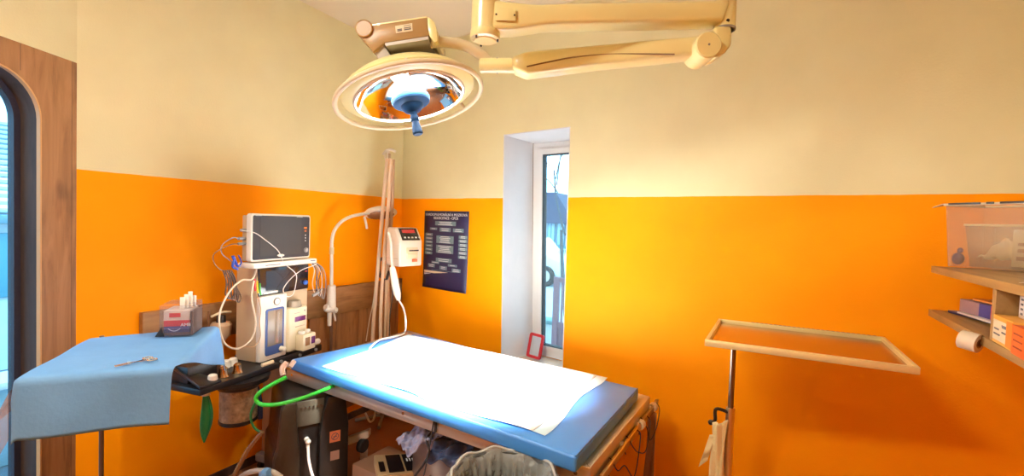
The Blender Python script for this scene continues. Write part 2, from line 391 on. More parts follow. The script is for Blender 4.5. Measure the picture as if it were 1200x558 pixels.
# ------------------------------------------------------------------ poster
pst = thing('poster', 'dark navy resuscitation poster with white heading and grey boxes on the orange wall', 'poster', bw(.52, 0, .94), HB)
A0, A1 = .285, .755; Z1, Z0 = 1.519, .938
pw, ph = A1 - A0, Z1 - Z0
def pb(b, x0, y0, x1, y1, v=-.0032):   # fractions of the sheet from top left
    b.prism([bw(A0 + pw * x, v, Z1 - ph * q) for x, q in ((x0, y0), (x1, y0), (x1, y1), (x0, y1))], bv * -.0006)
b = B(); b.grid(lambda s, t: bw(A0 + pw * s, -.002 - .004 * (t ** 6) * (1 + s), Z1 - ph * t * (1 + .0 * s)), 8, 24)
b.obj('poster_sheet', mat('navy_poster', (.012, .010, .045), .5), pst, True, solid=.0008)
GB = mat('poster_box', (.13, .21, .22), .4)
boxes = [(.26, .13, .73, .185), (.14, .215, .31, .245), (.37, .212, .62, .262), (.67, .215, .9, .262),
         (.3, .315, .69, .41), (.3, .435, .69, .535), (.3, .6, .66, .65), (.2, .648, .38, .678), (.58, .665, .78, .695), (.12, .685, .28, .73), (.39, .7, .56, .745), (.67, .715, .86, .76)]
boxes += [(.04, .29 + k * .048, .21, .325 + k * .048) for k in range(6)] + [(.8, .3 + k * .049, .98, .336 + k * .049) for k in range(6)]
for bx in boxes:
    b = B(); pb(b, *bx); q = b.obj('chart_box', GB, pst, True)
    b = B(); x0, y0, x1, y1 = bx; nl = max(1, int((y1 - y0) / .018))
    for l in range(nl):
        yy = y0 + (l + .6) * (y1 - y0) / (nl + .2); ww = (x1 - x0) * random.uniform(.5, .8); xx = (x0 + x1) / 2 - ww / 2
        pb(b, xx, yy - .003, xx + ww, yy + .003, -.0042)
    b.obj('print_lines', WINK, q, True)
b = B(); pb(b, .03, .775, .76, .805); b.obj('cream_strip', mat('cream_print', (.8, .7, .45), .5), pst, True)
b = B(); pb(b, .03, .812, .76, .835); b.obj('white_strip', WINK, pst, True)
b = B()
for k in range(3): pb(b, .03, .855 + k * .016, .76, .86 + k * .016)
pb(b, .2, .758, .75, .763); b.obj('fine_print', GB, pst, True)
b = B(); pb(b, .72, .965, .99, .985); b.obj('red_corner_mark', RED, pst, True)
b = B(); pb(b, .78, .935, .97, .948); b.obj('white_corner_mark', WINK, pst, True)
for s_, fy, sz in (('KARDIOPULMONÁLNÍ A MOZKOVÁ', .048, .0272), ('RESUSCITACE - CPCR', .092, .0272)):
    text('heading', s_, sz, WINK, pst, frame(bw(A0 + pw * .5, -.0036, Z1 - ph * fy), bu, (0, 0, 1)), True)

# ------------------------------------------------------------------ mirror on the sill
mc = at(625, 415, plane=((bw(0, .19, 0).x, bw(0, .19, 0).y), HB)); mc.z = ZS + .003
mr = thing('table_mirror', 'small red framed mirror leaning on the window sill', 'mirror', mc, HB - 6)
MW, MH = .125, .165; tilt = .22
def mp_(x, z, n): return V((x, z * sin(tilt) + n * cos(tilt), z * cos(tilt) - n * sin(tilt) + .004))
def mstad(a, r): return [(u, z) for u, z in stad(-MW / 2 + a, MW / 2 - a, a, MH - a, r, 6)]
t1, t2 = mstad(0, .016), mstad(.018, .006)
b = B(); ringmesh(b, t1, t2, -.006, .006, lambda u, n, z: mp_(u, z, n)); b.obj('mirror_frame', RED, mr)
b = B(); b.prism([mp_(u, z, -.001) for u, z in t2], V((0, cos(tilt), -sin(tilt))) * .003); b.obj('mirror_plate', MIRROR, mr)
b = B(); b.prism([mp_(-.03, .02, .005), mp_(.03, .02, .005), mp_(.02, .12, .006), mp_(-.02, .12, .006)], (0, .004, 0)); b.obj('back_stand', RED, mr)

# ================================================================== OPERATING TABLE
q = [at(336, 428, z=.67), at(692, 546, z=.67), at(762, 463, z=.67), at(478, 386, z=.67)]
P2 = [V((p.x, p.y, 0)) for p in q]
def inset(P, a):   # shrink a quad outline by a metres
    c = sum(P, V()) / 4; out = []
    n = len(P)
    for i in range(n):
        p, a0, a1 = P[i], P[i - 1], P[(i + 1) % n]
        d0 = (a0 - p).normalized(); d1 = (a1 - p).normalized(); s_ = abs(d0.cross(d1).z) or 1
        out.append(p + (d0 + d1) * (a / s_))
    return out
def qz(P, z): return [V((p.x, p.y, z)) for p in P]
tc_ = sum(P2, V()) / 4
tb = thing('operating_table', 'steel operating table with shiny side channel carrying the blue mattress', 'operating table', (tc_.x, tc_.y, 0), -6)
b = B(); Pi = inset(P2, .045)
for k in range(4):
    k2 = (k + 1) % 4; b.prism(qz([P2[k], P2[k2], Pi[k2], Pi[k]], .595), (0, 0, .068), .004)
tframe = b.obj('table_frame', STEEL, tb, True)
b = B(); b.prism(qz(inset(P2, .04), .648), (0, 0, .012)); b.obj('table_deck', STEEL, tb, True)
for f_ in (.03, .5, .97):
    p = P2[0].lerp(P2[1], f_); b = B(); b.cyl(V((p.x, p.y - .003, .63)), V((p.x, p.y + .004, .63)), .007); b.obj('bolt', CHROME, tframe, True)
pc = at(505, 540, d=2.15); px0, py0 = -1.33, 1.62
COLM = mat('mottled_steel', (.34, .27, .24), .32, .85, bump=.1, bscale=8, var=.45, vscale=5)  # uneven tone in the colour imitates blotchy reflections on the steel
b = B(); b.prism([V((-1.36, 1.66, .03)), V((-.98, 1.62, .03)), V((-.93, 1.98, .03)), V((-1.30, 2.02, .03))], (0, 0, .45), .01)
ped = b.obj('pedestal_cover', COLM, tb, True)
b = B(); b.prism([V((-1.25, 1.72, .45)), V((-1.02, 1.70, .45)), V((-.99, 1.92, .45)), V((-1.22, 1.95, .45))], (0, 0, .2), .005); b.obj('lifting_column', STEEL, tb, True)
for fx, fz in ((.3, .4), (.32, .3), (.75, .42), (.72, .2)):
    p = V((-1.36, 1.66, 0)).lerp(V((-.98, 1.62, 0)), fx); b = B(); b.cyl((p.x, p.y - .004, fz), (p.x, p.y + .004, fz), .006); b.obj('cover_screw', DARKST, ped, True)
b = B(); b.prism([V((-1.62, 1.62, 0)), V((-.72, 1.56, 0)), V((-.66, 2.06, 0)), V((-1.56, 2.12, 0))], (0, 0, .035), .01); b.obj('base_plate', STEEL, tb, True)
b = B(); sc0 = mat('sill_strip', (.5, .4, .3), .4, 1)
b.prism(qz([P2[0].lerp(P2[1], .0), P2[0].lerp(P2[1], 1), P2[0].lerp(P2[1], 1) + V((0, -.004, 0)), P2[0] + V((0, -.004, 0))], .651), (0, 0, .012), .001); b.obj('edge_lip', ALU, tframe, True)
# mattress
mq = [at(340, 421, z=.72), at(676, 536, z=.72), at(749, 455, z=.72), at(486, 391, z=.72)]; MQ = [V((p.x, p.y, 0)) for p in mq]
b = B()
def matt(s, t):
    a = MQ[0].lerp(MQ[1], s); c = MQ[3].lerp(MQ[2], s); return a.lerp(c, t)
mtr = thing('table_mattress', 'blue vinyl mattress lying on the steel operating table', 'mattress', (tc_.x, tc_.y, .663), -6)
b.prism(qz(inset(MQ, .001), .664), (0, 0, .056), .010, 3); mat_o = b.obj('mattress_pad', BLUEV, mtr, True)
b = B(); zz = .7185; I = inset(MQ, -.0005)
ends = [V((p.x, p.y, zz)) for p in inset(MQ, .006)]
b.tube([ends[1], ends[2]], .0024, 6, spline=False); b.obj('piping_seam', NAVYV, mtr, True)
# white sheet: a soft grid on the mattress, hanging a little over the near edge
sh = [at(388, 432, z=.722), at(622, 506, z=.722), at(698, 439, z=.722), at(487, 394, z=.722)]
S4 = [V((p.x, p.y, 0)) for p in sh]
def sheet(s, t):
    a = S4[0].lerp(S4[1], s); c = S4[3].lerp(S4[2], s); p = a.lerp(c, t)
    wob = .012 * sin(9 * s + 2) * (1 - t) + .01 * sin(7 * t + 1) * s + .008 * sin(23 * s) * (1 - t) ** 3 * (1 - abs(2 * s - 1))
    p = p + (S4[0] - S4[3]).normalized() * wob + V((1, 0, 0)) * .01 * sin(8 * t + .5) * (1 if s > .5 else -1) * abs(2 * s - 1)
    z = .7222 + .0018 * (1 + sin(17 * s + 5 * t)) * .5 + .0016 * (1 + sin(31 * t - 9 * s)) * .5 + .004 * max(0, sin(12 * s + 3)) * max(0, 1 - 9 * t)
    return V((p.x, p.y, z))
b = B(); b.grid(sheet, 70, 34); so = b.obj('absorbent_sheet', PAPER, solid=.0012)
tag(so, 'white absorbent sheet spread over the blue mattress', 'sheet')
def sheet_edge(s, t): p = sheet(-.035 + s * .05, t); return V((p.x, p.y, .7212 + .0008 * sin(40 * t)))
# film border of the sheet
for f_ in (lambda s, t: sheet(1 + s * .045, t) + V((0, 0, -.0012)), lambda s, t: sheet(-.045 * s, t) + V((0, 0, -.0012))):
    b = B(); b.grid(f_, 3, 34); b.obj('film_border', mat('pale_blue_film', (.58, .80, .92), .4), so)
# foot rail with clamps
ra, rb_ = at(770, 471, z=.60), at(704, 562, z=.60)
RD = (rb_ - ra).normalized()
b = B(); sd = V((-RD.y, RD.x, 0)) * .007
b.prism([ra - sd - V((0, 0, .014)), ra + sd - V((0, 0, .014)), ra + sd + V((0, 0, .014)), ra - sd + V((0, 0, .014))], rb_ - ra, .002); rail = b.obj('foot_rail', mat('worn_rail', (.45, .34, .2), .35, 1), tb, True)
for k, f_ in enumerate((.16, .42, .68)):
    p = ra.lerp(rb_, f_); w_ = V((-1, 0, 0))
    pe = V((P2[2].lerp(P2[1], f_)).to_tuple()); e_ = V((pe.x - .004, p.y, .605))
    b = B(); b.cyl(e_, (p.x - .005, p.y, .605), .011, .008, 14); b.cyl((e_.x + .006, p.y, .605), (e_.x + .018, p.y, .605), .017, .017, 16, .003); b.obj('rail_standoff', WHITE, tb, True)
for f_ in (.1, .38):
    p = ra.lerp(rb_, f_); b = B(); b.cyl(p - RD * .016, p + RD * .016, .021, .019, 16, .003); b.obj('rail_collar', IVORY, tb, True)
for i in range(3):
    pts = []
    a_, c_ = [(.08, .34), (.3, .6), (.5, .85)][i]
    pa, pb_ = ra.lerp(rb_, a_), ra.lerp(rb_, c_)
    pts = [pa + V((.012, 0, .018)), pa + V((.026, 0, -.01)), pa.lerp(pb_, .3) + V((.03, 0, -.07 - .03 * i)), pa.lerp(pb_, .7) + V((.022, 0, -.10 + .03 * i)), pb_ + V((.02, 0, -.02)), pb_ + V((-.01, 0, .018)), pb_ + V((-.024, .01, -.03)), pb_ + V((-.02, .05, -.08))]
    b = B(); b.tube(pts, .0022, 6)
    tag(b.obj('cable', DCORD), ['thin dark cable looped over the far end of the foot rail', 'thin dark cable looped round the middle of the foot rail', 'thin dark cable looped over the near end of the foot rail'][i], 'cable', 'cables on the foot rail')
# translucent strap hanging at far end of rail
p = ra.lerp(rb_, .12)
b = B(); b.grid(lambda s, t: p + V((-.028 + .05 * s + .004 * sin(5 * t), .02 - .04 * s, -.01 - .55 * t)) + V((.004 * sin(9 * s + 7 * t), 0, 0)), 8, 20)
tag(b.obj('plastic_strap', film('brown_film', (.45, .25, .12), .62, .3, bump=.5), solid=.002), 'crumpled see-through brown strap hanging from the foot rail', 'strap')
# grey strap over the near edge
pe = P2[0].lerp(P2[1], .60); 
b = B(); b.tube([V((pe.x + .015, pe.y + .006, .6665)), V((pe.x + .013, pe.y - .008, .669)), V((pe.x + .012, pe.y - .013, .65)), V((pe.x + .004, pe.y - .014, .60)), V((pe.x - .012, pe.y - .015, .50)), V((pe.x - .03, pe.y - .02, .40)), V((pe.x - .07, pe.y - .0, .32)), V((pe.x - .14, pe.y + .02, .26))], .006, 8, flat=.5)
b.tube([V((pe.x + .016, pe.y - .008, .667)), V((pe.x + .02, pe.y - .012, .64)), V((pe.x + .02, pe.y - .013, .605))], .006, 8, flat=.5)
tag(b.obj('table_strap', mat('grey_strap', (.06, .06, .065), .8, spec=.1)), 'dark grey strap hung over the near edge of the operating table', 'strap')

# ================================================================== WASTE BIN
bc = at(590, 557, d=1.43); BH = bc.z; BR = .158
bn = thing('waste_bin', 'open round waste bin lined with a clear bag, in front of the operating table', 'bin', (bc.x, bc.y, 0))
b = B(); b.lathe([(0, 0), (BR * .78, 0), (BR * .8, .01), (BR - .006, BH - .01), (BR - .002, BH), (BR - .006, BH - .004), (BR * .775, .02), (0, .02)], n=48); b.obj('bin_body', mat('grey_bin', (.07, .075, .075), .5), bn)
def crump(a, z, k=1): return k * (.007 * sin(7 * a + 1.5 * z) + .006 * sin(13 * a - 2.3 * z + 1) + .005 * sin(29 * a + 3 * z) + .003 * sin(47 * a - 4 * z))
LIN = film('bag_film', (.72, .74, .70), .30, .14, bump=.9)
def liner(s, t):
    a = 2 * pi * s
    # t: 0 inside low .. 0.62 rim .. 1 outside low
    if t < .55:
        u = t / .55; r = BR * .74 + (BR * .20) * u; z = BH * .28 + (BH * .72 + .004) * u; return V((r * cos(a), r * sin(a), z)) + V((cos(a), sin(a), 0)) * (crump(a, z * 6, 1.3) * (1 - u ** 6) - .030 * (1 - u ** 5)) + V((0, 0, .006 * sin(9 * a)))
    u = (t - .55) / .45; r = BR + .004 + .008 * sin(min(1, u * 3) * pi / 2); z = BH + .008 * cos(u * pi * .5) - .16 * u ** 1.5
    return V((r * cos(a), r * sin(a), z)) + V((cos(a), sin(a), 0)) * (abs(crump(a, z * 5, 1.2)) * min(1, u * 4)) + V((0, 0, .006 * sin(9 * a) + .008 * sin(23 * a) * u))
b = B(); b.sharp = 180; b.grid(liner, 160, 34); b.obj('bin_liner', LIN, bn)
b = B(); b.sharp = 180; b.tube([V(((BR + .003) * cos(a), (BR + .003) * sin(a), BH + .006 + .006 * sin(9 * a))) for a in [2 * pi * k / 60 for k in range(60)]], .0045, 8, spline=False, closed=True); b.obj('rolled_rim', film('bag_roll', (.85, .85, .80), .55, .2, bump=.8), bn)

# ================================================================== LEFT STAND, DRAPE
td = [at(28, 441, z=1.0), at(202, 428, z=1.0), at(250, 383, z=1.0), at(108, 397, z=1.0)]
T4 = [V((p.x, p.y, 0)) for p in td]; tcn = sum(T4, V()) / 4
hdt = math.degrees(atan2((T4[1] - T4[0]).y, (T4[1] - T4[0]).x))
st = thing('instrument_stand', 'instrument stand on a thin pole hidden under the blue drape by the door', 'instrument stand', (at(119, 487, d=1.75).x, at(119, 487, d=1.75).y, 0), hdt)
pp = V((at(119, 487, d=1.75).x, at(119, 487, d=1.75).y, 0))
b = B(); b.cyl(pp + V((0, 0, .03)), pp + V((0, 0, .97)), .0075, n=16); b.obj('pole', DARKST, st, True)
b = B(); b.prism(qz(inset(T4, .02), .972), (0, 0, .012), .003); b.obj('tray', STEEL, st, True)
b = B()
for a in (30, 150, 270): b.tube([pp + V((0, 0, .05)), pp + V((.28 * cos(radians(a)), .28 * sin(radians(a)), .03))], .012, 8, spline=False)
b.cyl(pp + V((0, 0, .02)), pp + V((0, 0, .1)), .02); b.obj('base', STEEL, st, True)
ex = (T4[1] - T4[0]); ey = (T4[3] - T4[0]); Lx, Ly = ex.length, ey.length; exn, eyn = ex.normalized(), ey.normalized()
def drape(s, t):
    # s across (0..1 incl. left/right flaps), t from front flap to back flap
    FL, FR, FF, FB = .06, .17, .17, .10
    U = -FL + s * (Lx + FL + FR); W = -FF + t * (Ly + FF + FB)
    ou = max(0, U - Lx) if U > Lx else min(0, U); ow = max(0, W - Ly) if W > Ly else min(0, W)
    cu = min(max(U, 0), Lx); cw = min(max(W, 0), Ly)
    fr = min(1, max(0, W / Ly)) if W > 0 else 0
    if ou > 0: ou *= .04 + .96 * fr ** 1.1
    p = T4[0].lerp(T4[1], cu / Lx).lerp(T4[3].lerp(T4[2], cu / Lx), cw / Ly)
    drop = hypot(ou, ow); z = 1.0
    out = V()
    if drop > 0:
        dv = (exn * ou + eyn * ow) / drop; th = min(drop, .03) / .03 * pi / 2; z -= .019 * (1 - cos(th)); hor = .019 * sin(th)
        if drop > .03: z -= (drop - .03); hor += .10 * (drop - .03)
        out = dv * hor; out += dv * .008 * sin(20 * (cu + cw)) * min(1, drop * 8)
    z += .0015 * sin(14 * cu + 4 * cw) + .0012 * sin(25 * cw - 6 * cu)
    if drop == 0: z += .002 * math.exp(-((cu / Lx - .5) ** 2) * 900)
    return p + out + V((0, 0, z))
b = B(); b.sharp = 180; b.grid(drape, 90, 70); dr = b.obj('surgical_drape', DRAPE, solid=.0012)
tag(dr, 'pale blue surgical drape spread over the instrument stand', 'drape')
# clear film corner of the drape at its left
fp = drape(0.02, .15)
b = B(); b.grid(lambda s, t: drape(.0 + .03 * s, .02 + .55 * t) + V((-.006, -.006, -.005)) + (-exn) * (.05 * (1 - s)) * (1 - .6 * t) + V((0, 0, -.11 * (1 - s) * (1 - .6 * t))), 6, 16)
b.obj('film_corner', film('brownish_film', (.5, .35, .3), .35, .3), dr)
# scissors
tip, hd_ = at(134, 432, z=1.0), at(176, 423, z=1.0); sx = (hd_ - tip).normalized(); sy = V((-sx.y, sx.x, 0)); L = .155
sc_ = thing('surgical_scissors', 'slim steel surgical scissors lying on the blue drape', 'scissors', (tip.x, tip.y, 1.004))
tip = V((tip.x, tip.y, 1.006)); Ls = (at(168, 425, z=1.0) - at(134, 432, z=1.0)).length
for sgn in (1, -1):
    b = B(); m_ = tip + sx * Ls * .5
    b.prism([tip, tip + sy * .001 * sgn, m_ + sy * .004 * sgn, m_ + sx * Ls * .55 - sy * .010 * sgn, m_ + sx * Ls * .55 - sy * .006 * sgn, m_ - sy * .002 * sgn], (0, 0, .0025 if sgn > 0 else -.0025), .0006)
    rc = m_ + sx * (Ls * .55 + .014) - sy * .013 * sgn
    b.torus(rc, (0, 0, 1), .0115, .0025, 24, 8, .72 if 0 else 1); b.obj('scissor_half', CHROME, sc_, True)
b = B(); m_ = tip + sx * Ls * .5; b.cyl(m_ - V((0, 0, .003)), m_ + V((0, 0, .004)), .004, n=12); b.obj('pivot_screw', STEEL, sc_, True)
# carton in clear holder
g0 = at(188, 395, z=1.004); g1 = at(224, 393.5, z=1.004); gd = (g1 - g0); GW = gd.length; gh = math.degrees(atan2(gd.y, gd.x))
hb_ = thing('carton_holder', 'clear plastic holder with a white, red and navy carton standing on the blue drape', 'carton', (g0.x, g0.y, 1.004), gh)
GD, GH = .115, .105
b = B(); b.box(.006, .008, .002, GW - .006, GD - .01, GH - .014, .002); ct = b.obj('carton', bands('carton_print', [(0, (.10, .05, .06)), (.12, (.02, .02, .12)), (.26, (.12, .10, .28)), (.3, (.02, .02, .16)), (.36, (.55, .004, .02)), (.6, (.62, .5, .42))], .4), hb_)
b = B(); b.box(GW * .25, .0068, GH * .64, GW * .62, .0076, GH * .78); b.obj('red_label', RED, ct)
b = B(); b.tube([V((GW * .22 + GW * .04 * i, .0065, GH * (.17 + .09 * ((i - 5) / 5) ** 2))) for i in range(11)], .0016, 5); b.obj('curved_stripe', mat('pale_stripe', (.4, .4, .55), .4), ct)
text('carton_lettering', 'AMB', .016, WINK, ct, frame((GW * .8, .006, GH * .37), (1, 0, 0), (0, 0, 1)))
ACR = film('acrylic', (.8, .78, .82), .045, .1)
b = B(); w_ = .002
b.box(-.002, -.002, 0, GW + .002, GD, w_); b.box(-.002, -.002, w_, GW + .002, 0, GH * 1.05); b.box(-.002, GD, w_, GW + .002, GD + w_, GH * 1.05); b.box(-.004, 0, w_, -.002, GD, GH * 1.05); b.box(GW + .002, 0, w_, GW + .004, GD, GH * 1.05)
b.box(-.002, GD * .3, GH * 1.05, GW + .002, GD + w_, GH * 1.07); b.obj('clear_holder', ACR, hb_)
b = B(); b.prism([(GW - .002, .002, 0.003), (GW + .004 + .0, .002, .003), (GW + .004, GD, .003), (GW - .002, GD, .003)], (0, 0, GH * .8)); b.obj('dark_side_flap', mat('brown_side', (.12, .07, .06), .4), hb_)
b = B(); b.prism([(-.016, -.004, .001), (.012, -.004, .001), (.004, -.004, GH * .35)], (0, .006, 0), .001); b.obj('front_foot', BLACK, hb_)
b = B()
for i in range(4): b.box(GW * (.55 + .1 * i), .02 + .012 * i, GH * .9, GW * (.72 + .09 * i), .023 + .012 * i, GH * (1.3 + .08 * (i % 3)), .001)
b.obj('paper_strips', WHITE, hb_)

# ================================================================== MONITOR AND ANAESTHESIA MACHINE
MO, MR = (-2.14, 1.1, 0), 99
cart = thing('anaesthesia_machine', 'anaesthesia machine with white flow column and black shelf against the left wall', 'anaesthesia machine', MO, MR)
b = B(); b.box(.58, .035, .10, .78, .205, .655, .006); b.obj('cart_body', mat('tan_cart', (.42, .24, .12), .5, var=.08), cart)
b = B(); b.box(.55, -.03, .05, .81, .22, .10, .01); b.obj('cart_base', GREY, cart)
for cx_, cy_ in ((.58, 0), (.78, 0), (.58, .2), (.78, .2)):
    b = B(); b.cyl((cx_, cy_ - .012, .026), (cx_, cy_ + .012, .026), .025, n=20, b=.004); b.cyl((cx_, cy_, .03), (cx_, cy_, .055), .008); b.obj('caster', BLACK, cart)
b = B(); b.box(-.02, -.10, .672, .40, .16, .70, .004); b.prism([(.38, -.035, .665), (.775, -.035, .66), (.775, .02, .66), (.38, .02, .665)], (0, 0, .035), .003); b.box(.40, .02, .68, .78, .205, .70, .002); shf = b.obj('black_shelf', BLACK, cart)
b = B(); b.prism([(-.02, -.10, .70), (.08, -.10, .70), (.04, .08, .74), (-.01, .08, .76)], (0, 0, .012), .003); b.box(.0, .0, .70, .14, .12, .775, .006); b.obj('absorber_bracket', BLACK, cart)
b = B(); b.lathe([(0, .672), (.135, .672), (.13, .65), (.10, .635), (.088, .62), (0, .62)], (.235, -.02, 0), n=36); b.obj('absorber_head', BLACK, cart)
cxn, cyn = .235, -.02
b = B(); b.lathe([(0, .465), (.078, .465), (.080, .47), (.080, .618), (.078, .62), (0, .62)], (cxn, cyn, 0), n=36); b.obj('lime_canister', mat('soda_lime', (.36, .26, .16), .45, bump=.7, bscale=70, var=.5, vscale=40), cart)
b = B(); b.lathe([(0, .452), (.078, .452), (.083, .456), (.083, .47), (.079, .472), (0, .472)], (cxn, cyn, 0), n=36); b.obj('canister_ring', BLACK, cart)
for nm, x_, y_ in (('brass_valve', .14, -.035), ('brass_valve', .205, -.045)):
    b = B(); b.lathe([(.0, .748), (.010, .745), (.017, .738), (.019, .712), (.024, .70), (0, .70)], (x_, y_, 0), n=20); b.obj(nm, mat('brass', (.45, .3, .15), .25, 1), cart)
for x_, y_ in ((.23, .06), (.27, .06), (.06, -.07)):
    b = B(); b.cyl((x_, y_, .70), (x_, y_, .738), .022, .018, 20, .004); b.obj('white_knob', WHITE, cart)
b = B(); b.cyl((.3, -.09, .712), (.36, -.10, .716), .010, n=14, b=.002); b.obj('hose_stub', IVORY, cart)
for x_ in (.36, .47, .6, .72):
    b = B(); b.cyl((x_, -.045, .678), (x_, -.036, .678), .009, n=14); b.obj('rail_bolt', GREY, cart)
for x_ in (.735, .755):
    b = B(); b.ball((x_, -.02, .715), .02, (1, .8, .9)); b.obj('white_fitting', WHITE, cart)
# cabinet
b = B(); b.box(.345, .0, .70, .69, .135, 1.185, .006); cab = b.obj('cabinet_housing', BEIGE, cart)
b = B(); b.box(.343, -.03, .703, .512, .0, 1.035, .006); cfr = b.obj('flow_column', WHITE, cart)
b = B(); b.prism([(u, -.0305, z) for u, z in stad(.373, .49, .728, .968, .012, 5)], (0, -.003, 0)); b.obj('blue_surround', mat('navy_trim', (.03, .06, .2), .4), cfr)
b = B(); b.box(.385, -.0345, .775, .478, -.0336, .958); b.obj('flow_window', mat('flow_glass', (.24, .17, .11), .15, coat=.5), cfr)
b = B(); b.cyl((.443, -.036, .785), (.443, -.036, .95), .010, n=14); b.obj('flow_tube', film('flow_tube_glass', (.8, .7, .6), .35, .1), cfr)
b = B(); b.cyl((.443, -.037, .787), (.443, -.037, .80), .006, n=10); b.obj('flow_float', RED, cfr)
b = B(); b.cyl((.47, -.034, .747), (.47, -.062, .747), .014, .012, 18, .002); b.obj('flow_knob', WHITE, cfr)
b = B(); b.cyl((.443, -.03, 1.0), (.443, -.034, 1.0), .020, n=24); g = b.obj('pressure_gauge', DARKST, cfr)
b = B(); b.cyl((.443, -.034, 1.0), (.443, -.0352, 1.0), .016, n=24); b.obj('gauge_face', WHITE, g)
b = B(); b.box(.350, -.012, 1.038, .682, .0, 1.175, .003); bp_ = b.obj('black_panel', GLOSSB, cart)
b = B(); b.box(.375, -.0135, 1.043, .465, -.0123, 1.053); b.obj('panel_label', WHITE, bp_)
b = B(); b.cyl((.655, -.012, 1.075), (.655, -.026, 1.075), .014, .012, 20, .002); b.obj('blue_knob', mat('blue_knob_plastic', (.04, .1, .35), .3), bp_)
b = B(); b.box(.655, -.0135, 1.135, .672, -.0123, 1.139); b.obj('indicator_light', RED, bp_)
b = B(); b.box(.39, -.0132, 1.06, .58, -.0123, 1.16); b.obj('panel_display', mat('panel_display_glass', (.02, .009, .006), .15), bp_)
# vaporizer
vp = thing('vaporizer', 'cream vaporizer with small purple displays fixed right of the white flow column', 'vaporizer', (-2.14, 1.075, 0), MR)
b = B(); b.box(.535, -.05, .712, .672, .0, .952, .014, 3); vb = b.obj('vaporizer_body', IVORY, vp)
b = B(); b.cyl((.60, -.02, .95), (.60, -.02, .985), .04, .034, 28, .004); b.obj('vaporizer_cap', mat('taupe_cap', (.28, .22, .16), .4), vp)
b = B(); b.box(.575, -.0525, .872, .652, -.0502, .898, .001); b.obj('upper_display', PURPLE, vb)
b = B(); b.cyl((.645, -.05, .925), (.645, -.053, .925), .004, n=10); b.box(.573, -.0515, .918, .61, -.0502, .921); b.obj('brand_plate', GREY, vb)
b = B(); b.box(.58, -.053, .842, .645, -.05, .846, .001); b.obj('grip_line', BEIGE, vb)
b = B(); b.box(.582, -.105, .715, .676, -.05, .805, .008); lw = b.obj('filler_block', IVORY, vp)
b = B(); b.box(.595, -.107, .742, .628, -.1052, .787, .001); b.obj('filler_window', mat('amber_window', (.3, .16, .07), .2), lw)
b = B(); b.box(.64, -.107, .745, .668, -.1052, .785, .001); b.obj('lower_display', PURPLE, lw)
b = B(); b.cyl((.60, -.075, .805), (.60, -.075, .82), .018, n=18, b=.003); b.cyl((.645, -.075, .805), (.645, -.075, .822), .014, n=18, b=.003); b.obj('filler_cap', WHITE, lw)
# top tray + patient monitor
b = B(); b.box(.262, -.072, 1.186, .68, .03, 1.212, .006); tt = b.obj('top_tray', WHITE, cart)
b = B(); b.box(.33, -.0735, 1.196, .42, -.072, 1.2); b.box(.63, -.0735, 1.199, .665, -.072, 1.204); b.obj('tray_lettering', INK, tt)
pm_ = thing('patient_monitor', 'white framed patient monitor with dark screen standing on top of the anaesthesia machine', 'monitor', (-2.14, 1.1, 1.213), MR)
def mz(z): return z - 1.213
x0, x1, z0, z1 = .259, .641, 1.218, 1.452
b = B(); b.prism([(u, -.055, mz(z)) for u, z in stad(x0, x1, z0, z1, .014, 5)], (0, .03, 0), .003); b.obj('white_bezel', WHITE, pm_)
b = B(); b.prism([(u, -.0568, mz(z)) for u, z in stad(x0 + .009, x1 - .008, z0 + .009, z1 - .009, .009, 5)], (0, .003, 0)); bz = b.obj('black_bezel', BLACK, pm_)
b = B(); b.box(.309, -.0578, mz(1.243), .573, -.0566, mz(1.437)); b.obj('screen', SCREEN, bz)
b = B(); b.box(x0 + .01, -.025, mz(z0 + .002), x1 - .03, .09, mz(z1 - .012), .008) if 0 else b.box(x0 + .008, -.03, mz(z0 + .002), x1 - .02, .012, mz(z1 - .010), .006); mh = b.obj('monitor_housing', BEIGE, pm_)
b = B(); b.box(.594, -.0585, mz(1.378), .612, -.0568, mz(1.388), .0005); b.obj('alarm_button', mat('orange_button', (.9, .2, .02), .4), bz)
b = B(); b.box(.597, -.0585, mz(1.362), .610, -.0568, mz(1.370), .0005); b.obj('orange_button', mat('dark_orange', (.6, .15, .03), .4), bz)
for k in range(3): b = B(); b.cyl((.604, -.0568, mz(1.343 - .015 * k)), (.604, -.0585, mz(1.343 - .015 * k)), .003, n=10); b.obj('button', WINK, bz)
b = B(); b.cyl((.606, -.0568, mz(1.262)), (.606, -.068, mz(1.262)), .014, .012, 20, .002); b.obj('dial_knob', GREY, bz)
b = B(); b.box(.28, -.0578, mz(1.4415), .315, -.0568, mz(1.4445)); b.box(.54, -.0578, mz(1.44), .58, -.0568, mz(1.4425)); b.obj('bezel_lettering', WINK, bz)
b = B()
for zz_ in (1.305, 1.33, 1.37): b.cyl((.27, -.01, mz(zz_)), (.228 if zz_ < 1.35 else .24, -.01, mz(zz_)), .008, .007, 12, .002)
b.obj('cable_connector', GREY, pm_)
